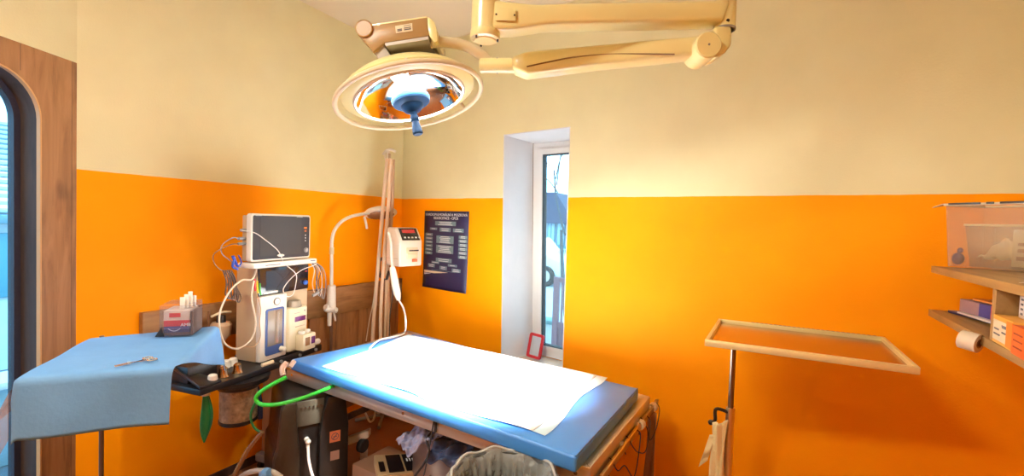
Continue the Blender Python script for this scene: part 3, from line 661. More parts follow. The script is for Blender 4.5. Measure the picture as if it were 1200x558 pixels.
# blue probe clip and cables hanging at the machine's left
def mw(x, y, z): return ROOTM['anaesthesia_machine'] @ V((x, y, z))
def cable(pts, r, m, label, cat='cable', name='cable', group=None, n=6):
    b = B(); b.tube(pts, r, n); return tag(b.obj(name, m), label, cat, group)
GC = 'leads hanging left of the monitor'
cable([mw(.228, -.01, 1.33), mw(.20, -.01, 1.335), mw(.17, .02, 1.30), mw(.17, .02, 1.26), mw(.20, .01, 1.23), mw(.22, 0, 1.21)], .0022, GREY, 'grey lead running from the upper connector to the blue clips', group=GC)
cable([mw(.228, -.01, 1.305), mw(.19, 0, 1.30), mw(.13, .02, 1.26), mw(.13, .01, 1.21), mw(.17, .0, 1.17), mw(.2, .0, 1.12), mw(.19, .0, 1.05), mw(.175, 0, 1.08), mw(.2, 0, 1.16)], .0022, mat('brown_cord', (.2, .11, .05), .5), 'brown lead dropping from the lower monitor connector', group=GC)
b = B(); b.tube([mw(.2, -.01, 1.25), mw(.225, -.012, 1.20), mw(.245, -.012, 1.215), mw(.23, -.012, 1.25)], .007, 8, flat=.5); b.tube([mw(.21, -.01, 1.235), mw(.2, -.012, 1.2), mw(.225, -.012, 1.185)], .006, 8)
tag(b.obj('lead_clip', mat('blue_clip', (.03, .06, .3), .4)), 'blue clip hanging at the left side of the monitor', 'clip')
b = B()
for k in range(5): b.tube([mw(.16 + .006 * k, -.005 * k, 1.185), mw(.17 + .012 * k, -.01, 1.13), mw(.165 + .016 * k, -.012, 1.07 - .01 * k), mw(.2 + .012 * k, -.01, 1.05), mw(.225 - .003 * k, -.005, 1.12), mw(.19, 0, 1.18)], .0035, 6)
tag(b.obj('lead_bundle', mat('dark_brown_cord', (.09, .045, .025), .5)), 'bundle of dark brown leads with clips left of the machine', 'cables')
for k, (cc, lab) in enumerate(((RED, 'short red lead clip'), (mat('yellow_clip', (.8, .5, .03), .4), 'short yellow lead clip'), (mat('green_clip', (.05, .3, .05), .4), 'short green lead clip'))):
    b = B(); o_ = mw(.315 + .012 * k, -.02 - .004 * k, 1.10 - .012 * k); b.tube([o_ + V((0, 0, .03)), o_, o_ + V((.004, .002, -.03))], .004, 8); tag(b.obj('lead_clip', cc), lab + ' on the left side of the black panel', 'clip', 'coloured clips')
cable([mw(.335, -.01, 1.18), mw(.30, -.02, 1.13), mw(.24, -.02, 1.13), mw(.165, -.03, 1.08), mw(.12, -.03, .98), mw(.14, -.035, .86), mw(.21, -.035, .81), mw(.29, -.035, .84), mw(.31, -.035, .92), mw(.29, -.03, 1.04), mw(.31, -.02, 1.12)], .0045, CORD, 'beige cable in a big loop at the left side of the machine', group='loops')
cable([mw(.33, -.02, 1.05), mw(.335, -.04, .98), mw(.325, -.045, .92), mw(.33, -.045, .84), mw(.3, -.04, .80), mw(.25, -.03, .81)], .0022, mat('tan_cord', (.45, .28, .14), .5), 'thin tan tube curving down the side of the white column')
cable([mw(.24, -.01, 1.37), mw(.27, -.062, 1.36), mw(.33, -.065, 1.325), mw(.40, -.068, 1.275), mw(.425, -.072, 1.238), mw(.44, -.080, 1.2), mw(.52, -.076, 1.14), mw(.56, -.04, 1.08), mw(.55, -.03, 1.02), mw(.5, -.035, 1.02), mw(.48, -.035, 1.06), mw(.53, -.035, 1.11), mw(.6, -.04, 1.15), mw(.65, -.07, 1.172), mw(.69, -.06, 1.18)], .0022, WCORD, 'thin white lead crossing the screen and looping over the black panel')
b = B(); p_ = mw(.425, -.070, 1.243); b.ball(p_, .014, (.6, 1.4, .5)); tag(b.obj('finger_sensor', WHITE), 'small white sensor clip at the bottom edge of the monitor screen', 'sensor')
for k in range(8):
    dx = random.uniform(-.02, .03)
    cable([mw(.70 + .004 * k, .0, 1.19), mw(.73 + .01 * k, -.01, 1.14), mw(.71 + .014 * k + dx, -.01, 1.06), mw(.74 + .01 * k, -.01, 1.0 - .006 * k), mw(.765 + dx, -.01, 1.02)], .0022, [CORD, DCORD, mat('brown_cord', (.2, .11, .05), .5), GREY][k % 4], 'thin lead dangling in the tangle right of the black panel', group='leads hanging right of the machine')
b = B(); b.prism([mw(.70, -.02, 1.0), mw(.75, -.02, 1.015), mw(.755, -.02, 1.0), mw(.705, -.02, .985)], (.012, 0, 0), .002); tag(b.obj('lead_plug', GREY), 'small grey plug at the end of the leads right of the machine', 'plug')
# green bag
gb = thing('breathing_bag', 'deflated green breathing bag hanging from the black shelf', 'breathing bag', tuple(mw(.068, -.02, .45)), MR)
b = B(); b.lathe([(0, .225), (.016, .225), (.014, .20), (.017, .185), (0, .185)], n=20); b.obj('bag_neck', CORD, gb)
b = B(); t = bmesh.new(); b.bm.free(); b.bm = bmesh.new()
def bag(s, t_):
    a = 2 * pi * s; pr = .012 + .016 * sin(min(1, t_ * 1.25) * pi * .62) * (1 - t_ ** 5) ; pr *= (1 - .75 * t_ ** 6); f = 1 + .18 * cos(4 * a)
    return V((pr * cos(a) * f + .006 * sin(4 * t_), pr * .6 * sin(a) * f, .187 - .215 * t_))
b.grid(bag, 28, 22); b.sharp = 180; b.obj('bag_body', GREENB, gb)
b = B(); b.cyl(mw(.068, -.02, .672), mw(.068, -.02, .665), .02, .016); b.obj('bag_socket', BLACK, cart, True)
# hoses
cable([at(336, 442, d=1.98), at(322, 449, d=1.96), at(306, 459, d=1.95), at(300, 467, d=1.95), at(306, 474, d=1.95), at(325, 474, d=1.95), at(350, 468, d=2.0), at(375, 459, d=2.1), at(392, 452, d=2.2)], .0085, GREENH, 'bright green hose curving round the top of the black concentrator', 'hose', 'hose', n=10)
cable([at(300, 470, d=2.0), at(294, 485, d=2.0), at(297, 500, d=2.0), at(307, 508, d=2.0)], .005, mat('dark_green_hose', (.02, .22, .05), .4), 'thinner dark green tube dropping beside the concentrator', 'hose', 'hose', n=8)
b = B(); b.tube([mw(.30, -.06, .60), mw(.31, -.07, .53), mw(.315, -.07, .44)], .012, 10); tag(b.obj('hose', mat('navy_hose', (.02, .03, .08), .4)), 'short navy hose end hanging right of the canister', 'hose')
b = B(); b.tube([at(336, 425, d=2.05), at(331, 432, d=2.03), at(332, 440, d=2.02)], .012, 10); b.tube([at(345, 423, d=2.05), at(340, 430, d=2.03)], .010, 10); tag(b.obj('tube_end', mat('pinkish_rubber', (.6, .4, .3), .5)), 'pale rubber tube ends at the head corner of the table', 'tube')
# funnel on rod behind the drape
fr = thing('suction_bottle', 'tan bottle with black cap on a thin rod behind the carton', 'bottle', (-2.44, 1.35, .72))
b = B(); b.cyl((.0, 0, .03), (0, 0, .23), .006); b.obj('rod', mat('brown_rod', (.2, .09, .04), .4), fr)
b = B(); b.lathe([(0, .0), (.012, .0), (.014, .06), (.045, .10), (.05, .15), (.04, .165), (0, .165)], (.02, .05, 0), n=24); b.obj('bottle_body', mat('tan_plastic', (.5, .33, .2), .4), fr)
b = B(); b.lathe([(0, .165), (.022, .165), (.02, .20), (0, .20)], (.02, .05, 0), n=20); b.obj('bottle_cap', BLACK, fr)
b = B(); b.tube([(.02, .0, .2), (.02, .05, .215), (.02, .1, .21)], .006); b.obj('outlet_tube', IVORY, fr)

# ================================================================== OXYGEN CONCENTRATOR
oc = at(352, 552, d=1.93)
cn = thing('oxygen_concentrator', 'black floor-standing oxygen concentrator with two small stickers under the head of the table', 'oxygen concentrator', (-1.835, 1.50, 0), 62)
# local x runs along the front (left to right seen from the front), local -y faces the camera
CW, CDp, CHt = .33, .34, .585
prof = [(-.165, .045), (.165, .045), (.170, .10), (.165, .42), (.150, .54), (.130, .575), (.09, CHt), (-.10, CHt), (-.125, .575), (-.140, .54), (-.150, .38), (-.152, .35), (-.168, .33), (-.170, .10)]
b = B(); b.prism([(u, .03, z) for u, z in prof], (0, CDp - .03, 0), .014, 3); body = b.obj('casing', mat('charcoal_casing', (.012, .010, .009), .4, var=.1), cn)
b = B(); pl_ = [(-.168, .05), (-.06, .05), (-.055, .30), (-.075, .52), (-.075, .572), (-.125, .572), (-.140, .54), (-.152, .36), (-.168, .32)]
b.prism([(u, -.012, z) for u, z in pl_], (0, .05, 0), .010, 2); b.obj('left_cheek', mat('olive_casing', (.045, .036, .024), .38, var=.1), cn)
b = B(); pr_ = [(.03, .05), (.168, .05), (.166, .42), (.152, .54), (.12, .574), (.065, .574), (.045, .50), (.03, .40)]
b.prism([(u, -.012, z) for u, z in pr_], (0, .05, 0), .010, 2); rc_ = b.obj('right_cheek', mat('charcoal_casing', (.035, .03, .026), .38), cn)
b = B(); b.prism([(-.07, .02, .44), (.05, .02, .44), (.055, .02, .56), (-.073, .02, .56)], (0, .02, 0), .003); b.obj('control_panel', mat('olive_grey_panel', (.12, .11, .08), .5), cn)
b = B()
for k in range(6): b.cyl((-.05 + .018 * k, .019, .53), (-.05 + .018 * k, .012, .53), .004, n=8)
b.obj('panel_buttons', DARKST, cn)
b = B(); b.cyl((-.022, .03, .37), (-.022, -.012, .37), .012, .010, 16); b.cyl((-.022, -.006, .37), (-.022, -.006, .345), .008, n=12); b.ball((-.022, -.006, .372), .013); b.obj('outlet_nozzle', WHITE, cn)
b = B(); b.box(.075, -.0135, .345, .125, -.0122, .40); sk = b.obj('warning_sticker', mat('orange_sticker', (.75, .25, .12), .5), rc_)
b = B(); b.torus((.10, -.0137, .3725), (0, 1, 0), .016, .0016, 24, 6); b.prism([(.088, -.0137, .361), (.0905, -.0137, .3585), (.112, -.0137, .384), (.1095, -.0137, .3865)], (0, -.0008, 0)); b.box(.092, -.0145, .370, .110, -.0137, .374); b.obj('no_smoking_mark', INK, sk)
b = B(); b.box(.08, -.0135, .255, .122, -.0122, .30); b.obj('small_sticker', mat('grey_pink_sticker', (.4, .25, .2), .5), rc_)
for cx_, cy_ in ((-.13, .05), (.13, .05), (-.13, .28), (.13, .28)):
    b = B(); b.cyl((cx_ - .01, cy_, .022), (cx_ + .01, cy_, .022), .022, n=16, b=.003); b.cyl((cx_, cy_, .02), (cx_, cy_, .05), .007); b.obj('caster', RUBBER, cn)
def cw(x, y, z): return ROOTM['oxygen_concentrator'] @ V((x, y, z))
cable([cw(-.022, -.010, .345), cw(-.022, -.04, .29), cw(-.01, -.09, .23), cw(.02, -.13, .185), cw(.07, -.15, .155), cw(.12, -.14, .14), cw(.17, -.12, .135)], .0065, mat('pale_pink_hose', (.72, .56, .5), .4), 'pale hose curving down from the concentrator outlet to the floor boxes', 'hose', 'hose', n=10)

# ================================================================== THINGS UNDER THE TABLE
p = at(432, 552, d=2.0)
ub = thing('white_control_box', 'white upright box with black lid on the floor right of the concentrator', 'box', (p.x, p.y, 0), 20)
b = B(); b.box(-.035, -.03, 0, .035, .03, .262, .004); b.obj('box_body', WHITE, ub)
b = B(); b.box(-.033, -.028, .262, .033, .028, .27, .003); b.obj('box_lid', BLACK, ub)
p = at(406, 520, d=2.3)
cb = thing('rolling_base', 'white rolling base bar with a black caster behind the concentrator', 'base', (at(425, 518, d=2.45).x, at(425, 518, d=2.45).y, 0), 30)
zc = at(410, 517, d=2.45)
b = B(); a_, c_ = at(382, 523, d=2.45), at(432, 505, d=2.45); b.prism([a_, c_, c_ + V((0, 0, -.04)), a_ + V((0, 0, -.04))], V((-.02, .04, 0)), .006); b.obj('base_bar', WHITE, cb, True)
b = B(); k_ = at(425, 520, d=2.45); k_.z -= .01; b.cyl(k_ + V((-.015, 0, 0)), k_ + V((.015, 0, 0)), .036, n=20, b=.005); b.obj('caster', RUBBER, cb, True)
b = B(); b.cyl(V((k_.x - .04, k_.y + .05, 0)), V((k_.x - .04, k_.y + .05, a_.z - .02)), .02); b.obj('base_column', WHITE, cb, True)
# device on the base plate
dq = [at(443, 558, z=.30), at(503, 552, z=.27), at(493, 530, z=.27), at(438, 533, z=.30)]
dv = thing('infusion_controller', 'tan framed device with black keypad lying under the table beside the crumpled cloth', 'device', (dq[0].x, dq[0].y, .036), 0)
b = B(); b.prism(dq, (0, 0, -.05), .006); dbx = b.obj('device_case', mat('tan_case', (.45, .3, .15), .45), dv, True)
def dqp(s, t, h=.002): return dq[0].lerp(dq[1], s).lerp(dq[3].lerp(dq[2], s), t) + V((0, 0, h))
for s0, s1, t0, t1 in ((.22, .52, .08, .9), (.56, .96, .08, .9), (.05, .16, .15, .6)):
    b = B(); b.prism([dqp(s0, t0), dqp(s1, t0), dqp(s1, t1), dqp(s0, t1)], (0, 0, .002)); b.obj('keypad', GLOSSB, dbx, True)
for k in range(5):
    b = B(); s0 = .62 + .06 * k; b.prism([dqp(s0, .52, .0045), dqp(s0 + .03, .52, .0045), dqp(s0 + .03, .66, .0045), dqp(s0, .66, .0045)], (0, 0, .001)); b.obj('key_mark', WINK, dbx, True)
b = B(); b.prism([V((-1.7, 1.62, .04)), V((-1.38, 1.60, .04)), V((-1.38, 1.82, .04)), V((-1.68, 1.86, .04))], (0, 0, .20), .01)
tag(b.obj('storage_case', mat('brown_case', (.3, .15, .08), .5)), 'brown case on the table base under the keypad device and cloth', 'case')
# crumpled cloth
cc = [at(466, 512, z=.36), at(545, 500, z=.42), at(548, 528, z=.30), at(474, 536, z=.30)]
ca, cb2, cc2, cd2 = at(464, 517, d=2.1), at(512, 488, d=2.1), at(560, 500, d=2.05), at(520, 545, d=1.9)
def cloth(s, t):
    p = ca.lerp(cb2, s).lerp(at(478, 534, d=1.95).lerp(at(524, 512, d=1.95), s), t)
    w = .014 * sin(11 * s + 4 * t) + .010 * sin(19 * t - 7 * s) + .006 * sin(31 * s + 17 * t)
    return p + V((.5 * w, -.7 * w, w + .02 * sin(pi * s)))
b = B(); b.sharp = 180; b.grid(cloth, 40, 30); tag(b.obj('crumpled_cloth', mat('lilac_cloth', (.38, .40, .58), .8, bump=.2, bscale=60), solid=.003), 'crumpled pale lilac cloth stuffed under the operating table', 'cloth')
def cloth2(s, t):
    p = at(520, 505, d=2.02).lerp(at(566, 505, d=1.98), s).lerp(at(498, 540, d=1.93).lerp(at(545, 548, d=1.88), s), t)
    w = .016 * sin(13 * s + 3 * t) + .010 * sin(17 * t + 9 * s)
    return p + V((.4 * w, -.7 * w, w))
b = B(); b.sharp = 180; b.grid(cloth2, 36, 30); tag(b.obj('plastic_wrap', film('dark_blue_wrap', (.10, .14, .28), .8, .2, bump=.6), solid=.002), 'dark blue shiny plastic wrap beside the lilac cloth under the table', 'wrap')
cable([at(486, 558, d=1.9), at(496, 545, d=1.9), at(503, 530, d=1.92), at(500, 515, d=1.95), at(507, 505, d=1.97)], .005, DCORD, 'dark cord rising beside the keypad device')
cable([at(428, 484, d=2.6), at(433, 494, d=2.6), at(438, 491, d=2.6), at(440, 480, d=2.6)], .006, WCORD, 'short white hook shaped tube behind the table', 'tube', 'bent_tube')

cable([at(307, 506, d=2.0), at(300, 515, d=2.0), at(290, 528, d=2.0), at(283, 541, d=2.0), at(277, 552, d=2.0), at(272, 566, d=2.0)], .010, film('clear_tan_tube', (.6, .35, .15), .45, .2), 'clear tan tube running down beside the concentrator to the floor', 'tube', 'clear_tube', n=10)
cable([at(330, 560, d=1.75), at(318, 553, d=1.75), at(300, 552, d=1.78), at(285, 557, d=1.8), at(276, 566, d=1.8)], .010, film('clear_tube', (.8, .75, .65), .5, .15), 'clear tube lying by the light blue stopper beside the concentrator', 'tube', 'clear_tube', n=10)
b = B(); p_ = at(312, 556, d=1.74); b.lathe([(0, -.02), (.018, -.018), (.024, 0), (.018, .016), (0, .02)], p_, (.8, .2, .3), 20); tag(b.obj('blue_stopper', mat('light_blue_cap', (.12, .28, .5), .3)), 'light blue stopper lying against the foot of the concentrator', 'stopper')
# ================================================================== EXAMINATION LAMP
PL = ((-2.40, 1.9), 90)
def ax(px, py): return at(px, py, plane=PL)
el = thing('examination_lamp', 'small white gooseneck examination lamp clamped to the wall rail', 'lamp', tuple(ax(388, 400)), 0)
b = B(); b.cyl(ax(388, 412), ax(388, 368), .010, n=14); b.obj('lower_pole', mat('brown_pole', (.14, .07, .04), .4), el, True)
b = B(); b.tube([ax(388.5, 345), ax(388.5, 300), ax(389, 282), ax(392, 270), ax(400, 260), ax(411, 254), ax(424, 251), ax(432, 250)], .0105, 10); b.obj('gooseneck', WHITE, el, True)
b = B(); b.cyl(ax(388.6, 298), ax(388.7, 290), .014, n=16); b.obj('collar', IVORY, el, True)
b = B(); b.cyl(ax(388, 362), ax(388.5, 334), .030, .026, 24, .006); j = b.obj('joint_housing', WHITE, el, True)
b = B(); b.ball(ax(386, 362), .032, (1, 1.2, .8)); b.cyl(ax(381, 360), ax(394, 364), .02, .02, 16, .004); b.cyl(ax(386, 366), ax(386, 382), .014, .012, 14, .002); b.cyl(ax(391, 366), ax(393, 376), .008, .006); b.obj('clamp', WHITE, el, True)
hc = ax(446, 249); ha = V((.28, -.15, -1)).normalized()
b = B(); b.lathe([(0, -.034), (.055, -.031), (.10, -.014), (.115, .0), (.114, .012), (.106, .02), (0, .02)], hc, ha, 40); b.obj('lamp_head', WHITE, el, True)
b = B(); b.lathe([(0, .0205), (.094, .0205), (.09, .026), (0, .03)], hc, ha, 40); b.obj('lamp_lens', mat('brown_lens', (.22, .13, .08), .25), el, True)
b = B(); b.tube([ax(427, 254), ax(429, 262), ax(430, 268)], .008, 8); b.obj('lamp_grip', WHITE, el, True)

# ================================================================== INFUSION STAND WITH HOSES, DENTAL/SURGICAL UNIT
PI_ = ((-1.95, 2.42), -10)
def ix(px, py, off=0): q = at(px, py, plane=((PI_[0][0], PI_[0][1] + off), PI_[1])); return q
ptop = ix(456.5, 180); pbx, pby = ptop.x, ptop.y
iv = thing('infusion_stand', 'tall beige infusion stand in the corner with a white hook bar on top', 'stand', (pbx, pby, 0), 0)
b = B(); b.cyl((pbx, pby, .04), (pbx, pby, ptop.z), .0095, n=16); b.obj('pole', mat('beige_pole', (.55, .40, .25), .4), iv)
iv_p = iv.children[-1] if iv.children else None
for o_ in list(bpy.data.objects):
    if o_.parent == iv: o_.data.transform(Matrix.Translation((-pbx, -pby, 0)))
b = B(); b.tube([ix(449, 181), ix(453, 176.5), ix(458, 175.5), ix(463, 177.5)], .010, 8); b.cyl(ix(455, 176), ix(455.5, 188), .012, n=12); b.tube([ix(451, 180), ix(452, 188), ix(455, 190)], .006, 8); b.obj('hook_bar', WHITE, iv, True)
b = B()
for a in range(5): c0 = V((pbx, pby, .04)); b.tube([c0, c0 + V((.19 * cos(a * 1.257 + .3), .19 * sin(a * 1.257 + .3), -.015))], .012, 8, spline=False)
b.cyl((pbx, pby, .02), (pbx, pby, .09), .02); b.obj('foot', GREY, iv, True)
def corr(pts, r, m, label, amp=.0):
    b = B(); b.tube(pts, r, 10); return tag(b.obj('breathing_hose', m), label, 'hose', 'hoses on the infusion stand')
HZ = mat('tan_hose', (.70, .50, .34), .5, bump=.3, bscale=70)
HD = mat('brown_hose', (.48, .30, .18), .5, bump=.3, bscale=70)
corr([ix(454, 186, -.04), ix(449, 240, -.05), ix(444, 300, -.06), ix(440, 350, -.06), ix(437, 392, -.06), ix(437, 440, -.05)], .013, HZ, 'pale tan hose, leftmost of those hanging down the infusion stand')
corr([ix(458, 186, -.03), ix(455, 240, -.05), ix(450, 300, -.05), ix(447, 350, -.05), ix(446, 392, -.05), ix(449, 480, -.05)], .012, HZ, 'pale tan hose hanging between the leftmost hose and the pole')
corr([ix(461, 187, .02), ix(459, 250, .02), ix(455, 310, .02), ix(455, 360, .02), ix(456, 400, .02), ix(457, 470, .02)], .012, HD, 'brown hose hanging down the right of the infusion stand')
cable([ix(452, 190, -.05), ix(448, 250, -.05), ix(443, 300, -.08), ix(438, 350, -.08), ix(433, 375, -.08), ix(429, 400, -.08)], .0035, CORD, 'thin beige tube hanging left of the infusion stand hoses', 'tube', 'thin_tube')
# unit with handpiece
dr0 = at(468, 313, d=3.0)
su = thing('ultrasonic_unit', 'white box unit with slanted black display mounted on the infusion stand', 'medical device', tuple(dr0), 78)
UW, UD, UH = .185, .15, .255
sp_ = [(0, 0), (0, UH * .66), (.055, UH), (UD, UH), (UD, 0)]     # (y back, z)
b = B(); b.prism([(0, yy, zz_) for yy, zz_ in sp_], (UW, 0, 0), .012, 3); uh = b.obj('unit_housing', WHITE, su)
b = B(); b.box(-.001, .02, .05, UW + .001, UD + .001, .052); b.obj('housing_seam', BEIGE, uh)
sl = V((0, .055, UH * .34)); sn = V((0, -UH * .34, .055)).normalized()
def sp(u, t, h=.0): return V((u, 0, UH * .66)) + sl * t + sn * h
b = B(); b.prism([sp(.02, .05, .0005), sp(UW - .02, .05, .0005), sp(UW - .02, .95, .0005), sp(.02, .95, .0005)], sn * .002); dp_ = b.obj('display_panel', GLOSSB, uh)
b = B(); b.prism([sp(.04, .6, .0025), sp(UW - .04, .6, .0025), sp(UW - .04, .85, .0025), sp(.04, .85, .0025)], sn * .001); b.obj('red_display', mat('red_display', (.35, .02, .02), .3), dp_)
b = B()
for k in range(5): b.prism([sp(.04 + .03 * k, .2, .0025), sp(.055 + .03 * k, .2, .0025), sp(.055 + .03 * k, .3, .0025), sp(.04 + .03 * k, .3, .0025)], sn * .001)
b.obj('panel_keys', WINK, dp_)
b = B(); b.box(.05, -.006, .05, .145, .002, .125, .004); b.box(.06, -.012, .055, .135, -.004, .085, .003); dh = b.obj('cassette_door', IVORY, uh)
b = B(); b.box(.10, -.0135, .03, .135, .0, .048, .001); b.obj('red_switch', mat('red_orange', (.75, .12, .05), .4), uh)
b = B(); b.box(.07, -.0065, .1, .15, -.0062, .11); b.obj('slot', BLACK, dh)
b = B(); b.box(UW * .5 - .02, UD, .1, UW * .5 + .02, UD + .05, .15, .004); b.obj('pole_clamp', GREY, su)
hp0, hp1 = at(458, 283, d=2.93), at(459, 315, d=2.93)
b = B(); b.tube([at(455, 272, d=2.93), at(458, 285, d=2.93), at(458.5, 300, d=2.93), at(460, 315, d=2.92)], .009, 8); b.obj('handpiece_hose', WHITE, su, True)
hp = thing('handpiece', 'white handpiece hanging below the box unit on a white cord', 'handpiece', tuple(at(467, 351, d=2.9)), 0)
b = B(); a0_, a1_ = at(459.5, 313, d=2.91), at(467, 352, d=2.9); ax_ = (a1_ - a0_); ln = ax_.length
b.lathe([(0, 0), (.016, .0), (.02, .02), (.024, ln * .45), (.022, ln * .8), (.012, ln), (0, ln)], a0_, ax_, 20); b.obj('handpiece_body', WHITE, hp, True)
wc = [at(467, 351, d=2.9), at(473, 362, d=2.86), at(475.5, 376, d=2.8)] + [at(*q_, z=.7315) for q_ in ((474, 390), (463, 394.5), (447, 398), (440, 402), (434, 408), (436, 411), (449, 412), (456, 413))]
b = B(); b.tube(wc, .0055, 8); b.obj('handpiece_cord', WCORD, hp, True)
cable([ix(453, 300, .0), ix(445, 306, .0), ix(445, 322, .0), ix(452, 328, .0), ix(456, 318, .0)], .010, BLACK, 'black coiled cord behind the left side of the box unit', n=8)
cable([ix(457, 320, -.02), ix(460, 345, -.02), ix(457, 370, -.02), ix(456, 400, -.02)], .004, DCORD, 'thin dark cord hanging under the box unit')

# ================================================================== RIGHT INSTRUMENT TABLE
rt = [at(826, 398, z=1.06), at(1079, 431, z=1.06), at(1037, 395, z=1.06), at(842, 373.5, z=1.06)]
o_ = V((rt[0].x, rt[0].y, 0)); Q4 = [V((p.x, p.y, 0)) for p in rt]
rp = at(859, 412, d=at(859, 412, z=1.02) is None or 1.6)
ppx = at(858, 440, y=2.02)
it = thing('instrument_table', 'steel instrument tray on a single pole standing against the orange wall', 'instrument table', (ppx.x, ppx.y, 0), 0)
TRB = mat('tray_plate', (.50, .34, .2), .25, 1, var=.05)
b = B(); b.prism(qz(inset(Q4, .010), 1.041), (0, 0, .004)); b.obj('tray_plate', TRB, it, True)
b = B(); Qi = inset(Q4, .013)
for k in range(4):
    k2 = (k + 1) % 4; b.prism(qz([Q4[k], Q4[k2], Qi[k2], Qi[k]], 1.037), (0, 0, .023), .002)
trf = b.obj('tray_rim', mat('brass_tinted_steel', (.85, .77, .42), .4, .4, var=.05), it, True)
b = B(); n_ = 26
for k in range(n_):
    s_ = .22 + .74 * k / n_; p = Q4[3].lerp(Q4[2], s_) ; b.box(p.x, p.y - .010, 1.0602, p.x + .012, p.y - .003, 1.062, .001)
b.obj('rim_slots', mat('tan_slots', (.4, .28, .16), .4, .6), trf, True)
b = B(); b.cyl((ppx.x, ppx.y, .74), (ppx.x, ppx.y, 1.03), .0105, n=18); b.obj('inner_pole', DARKST, it, True)
b = B(); b.cyl((ppx.x, ppx.y, .05), (ppx.x, ppx.y, .745), .0165, n=20); ou_ = b.obj('outer_pole', ALU, it, True)
b = B(); b.prism([V((ppx.x - .05, ppx.y - .02, 1.029)), V((ppx.x + .20, ppx.y - .02, 1.029)), V((ppx.x + .20, ppx.y + .02, 1.029)), V((ppx.x - .05, ppx.y + .02, 1.029))], (0, 0, .009), .002); b.obj('tray_bracket', STEEL, it, True)
b = B(); kx = at(833, 495, y=2.0); b.tube([V((ppx.x, ppx.y - .005, .725)), V((ppx.x - .05, ppx.y - .02, .735)), V((kx.x + .015, kx.y, kx.z + .012)), kx], .007, 8); b.ball(kx, .011); b.obj('height_lever', BLACK, it, True)
b = B()
for a in (200, 320, 80): b.tube([V((ppx.x, ppx.y, .06)), V((ppx.x + .26 * cos(radians(a)), ppx.y + .2 * sin(radians(a)), .035))], .013, 8, spline=False)
b.cyl((ppx.x, ppx.y, .02), (ppx.x, ppx.y, .1), .024); b.obj('tripod_foot', ALU, it, True)
def strip(s, t):
    p = at(835, 494, y=1.99).lerp(at(851, 492, y=1.99), s); w = .006 * sin(9 * s + 6 * t) + .004 * sin(21 * s)
    return p + V((w - .012 * t * (1 - s) + .01 * t * t, -.012 - .012 * sin(pi * s) + w, .004 * sin(8 * s) - .42 * t))
b = B(); b.sharp = 180; b.grid(strip, 14, 30); 
def strip2(s, t):
    p = at(832, 508, y=1.98).lerp(at(839, 508, y=1.98), s); return p + V((-.035 * t * (1 - .3 * s), -.015 + .006 * sin(9 * t), -.14 * t + .03 * s * t))
b.grid(strip2, 5, 10)
tag(b.obj('gauze_strip', GAUZE, solid=.002), 'frayed gauze strip tied over the lever of the right instrument table', 'gauze')

# ================================================================== WALL SHELF ON THE RIGHT
SX, SY1, SY0 = .535, 2.05, .75
shv = thing('wall_shelf', 'two tier pine shelf unit on the right wall with an upright divider', 'shelf', (XR, 1.5, 1.2), 0)
zu, zl = 1.353, 1.205
e0 = .10   # front edge leans slightly outward toward the camera
def shelf_board(z, nm):
    b = B(); b.prism([V((SX, SY1, z - .022)), V((XR, SY1 - .02, z - .022)), V((XR, SY0, z - .022)), V((SX - .05, SY0, z - .022))], (0, 0, .022), .001); return b.obj(nm, SHELFW, shv, True)
shelf_board(zu, 'upper_board'); shelf_board(zl, 'lower_board')
b = B(); DVY = at(1158, 360, x=SX - .02).y; b.box(SX - .014, DVY - .02, zl, XR, DVY, zu - .022, .001); b.obj('divider', SHELFW, shv, True)
b = B(); b.box(SX + .02, .80, zl, XR, .822, zu - .022, .001); b.obj('divider', SHELFW, shv, True)
# storage box (clear) : far left corner, heading -57
s0 = at(1105, 306, x=.572); s0 = V((.572, s0.y, zu + .002))
sb = thing('storage_box', 'large clear plastic storage box standing on the upper shelf board', 'storage box', tuple(s0), -50)
CLR = film('clear_box_plastic', (.92, .84, .70), .14, .2)
BL, BW_, BHt = .34, .17, .205
def taper_box(b, L, W, Hh, tp, th):
    A = [(tp, tp), (L - tp, tp), (L - tp, W - tp), (tp, W - tp)]; Bq = [(0, 0), (L, 0), (L, W), (0, W)]
    for k in range(4):
        k2 = (k + 1) % 4
        t = b.raw([V((*A[k], 0)), V((*A[k2], 0)), V((*Bq[k2], Hh)), V((*Bq[k], Hh))], [(0, 1, 2, 3)]); b.merge(t, False)
    t = b.raw([V((*a, 0)) for a in A], [(0, 3, 2, 1)]); b.merge(t, False)
b = B(); taper_box(b, BL, BW_, BHt, .010, .002); b.obj('box_walls', CLR, sb, solid=.003)
b = B(); b.box(-.006, -.006, BHt - .002, BL + .006, .004, BHt + .006, .001); b.box(-.006, BW_ - .004, BHt - .002, BL + .006, BW_ + .006, BHt + .006, .001); b.box(-.006, .004, BHt - .002, .004, BW_ - .004, BHt + .006, .001); b.box(BL - .004, .004, BHt - .002, BL + .006, BW_ - .004, BHt + .006, .001)
b.prism([(-.006, -.006, BHt + .004), (-.006, .03, BHt + .004), (-.035, -.012, BHt - .008)], (0, 0, .002)); b.obj('box_rim', film('rim_plastic', (.75, .62, .42), .75, .3), sb)
b = B()
for x0_, x1_ in ((.01, .10), (.115, .135), (.15, .30)): b.box(x0_, -.0085, BHt + .001, x1_, -.005, BHt + .0075, .001)
b.obj('dark_rim_strips', BLACK, sb)
nb = thing('inner_tray_box', 'smaller frosted plastic box nested inside the large storage box', 'storage box', tuple(ROOTM['storage_box'] @ V((.045, .022, .004))), -50)
b = B(); taper_box(b, .26, .13, .135, .012, .002); b.obj('box_walls', film('frosted_plastic', (.95, .88, .76), .17, .4), nb, solid=.003)
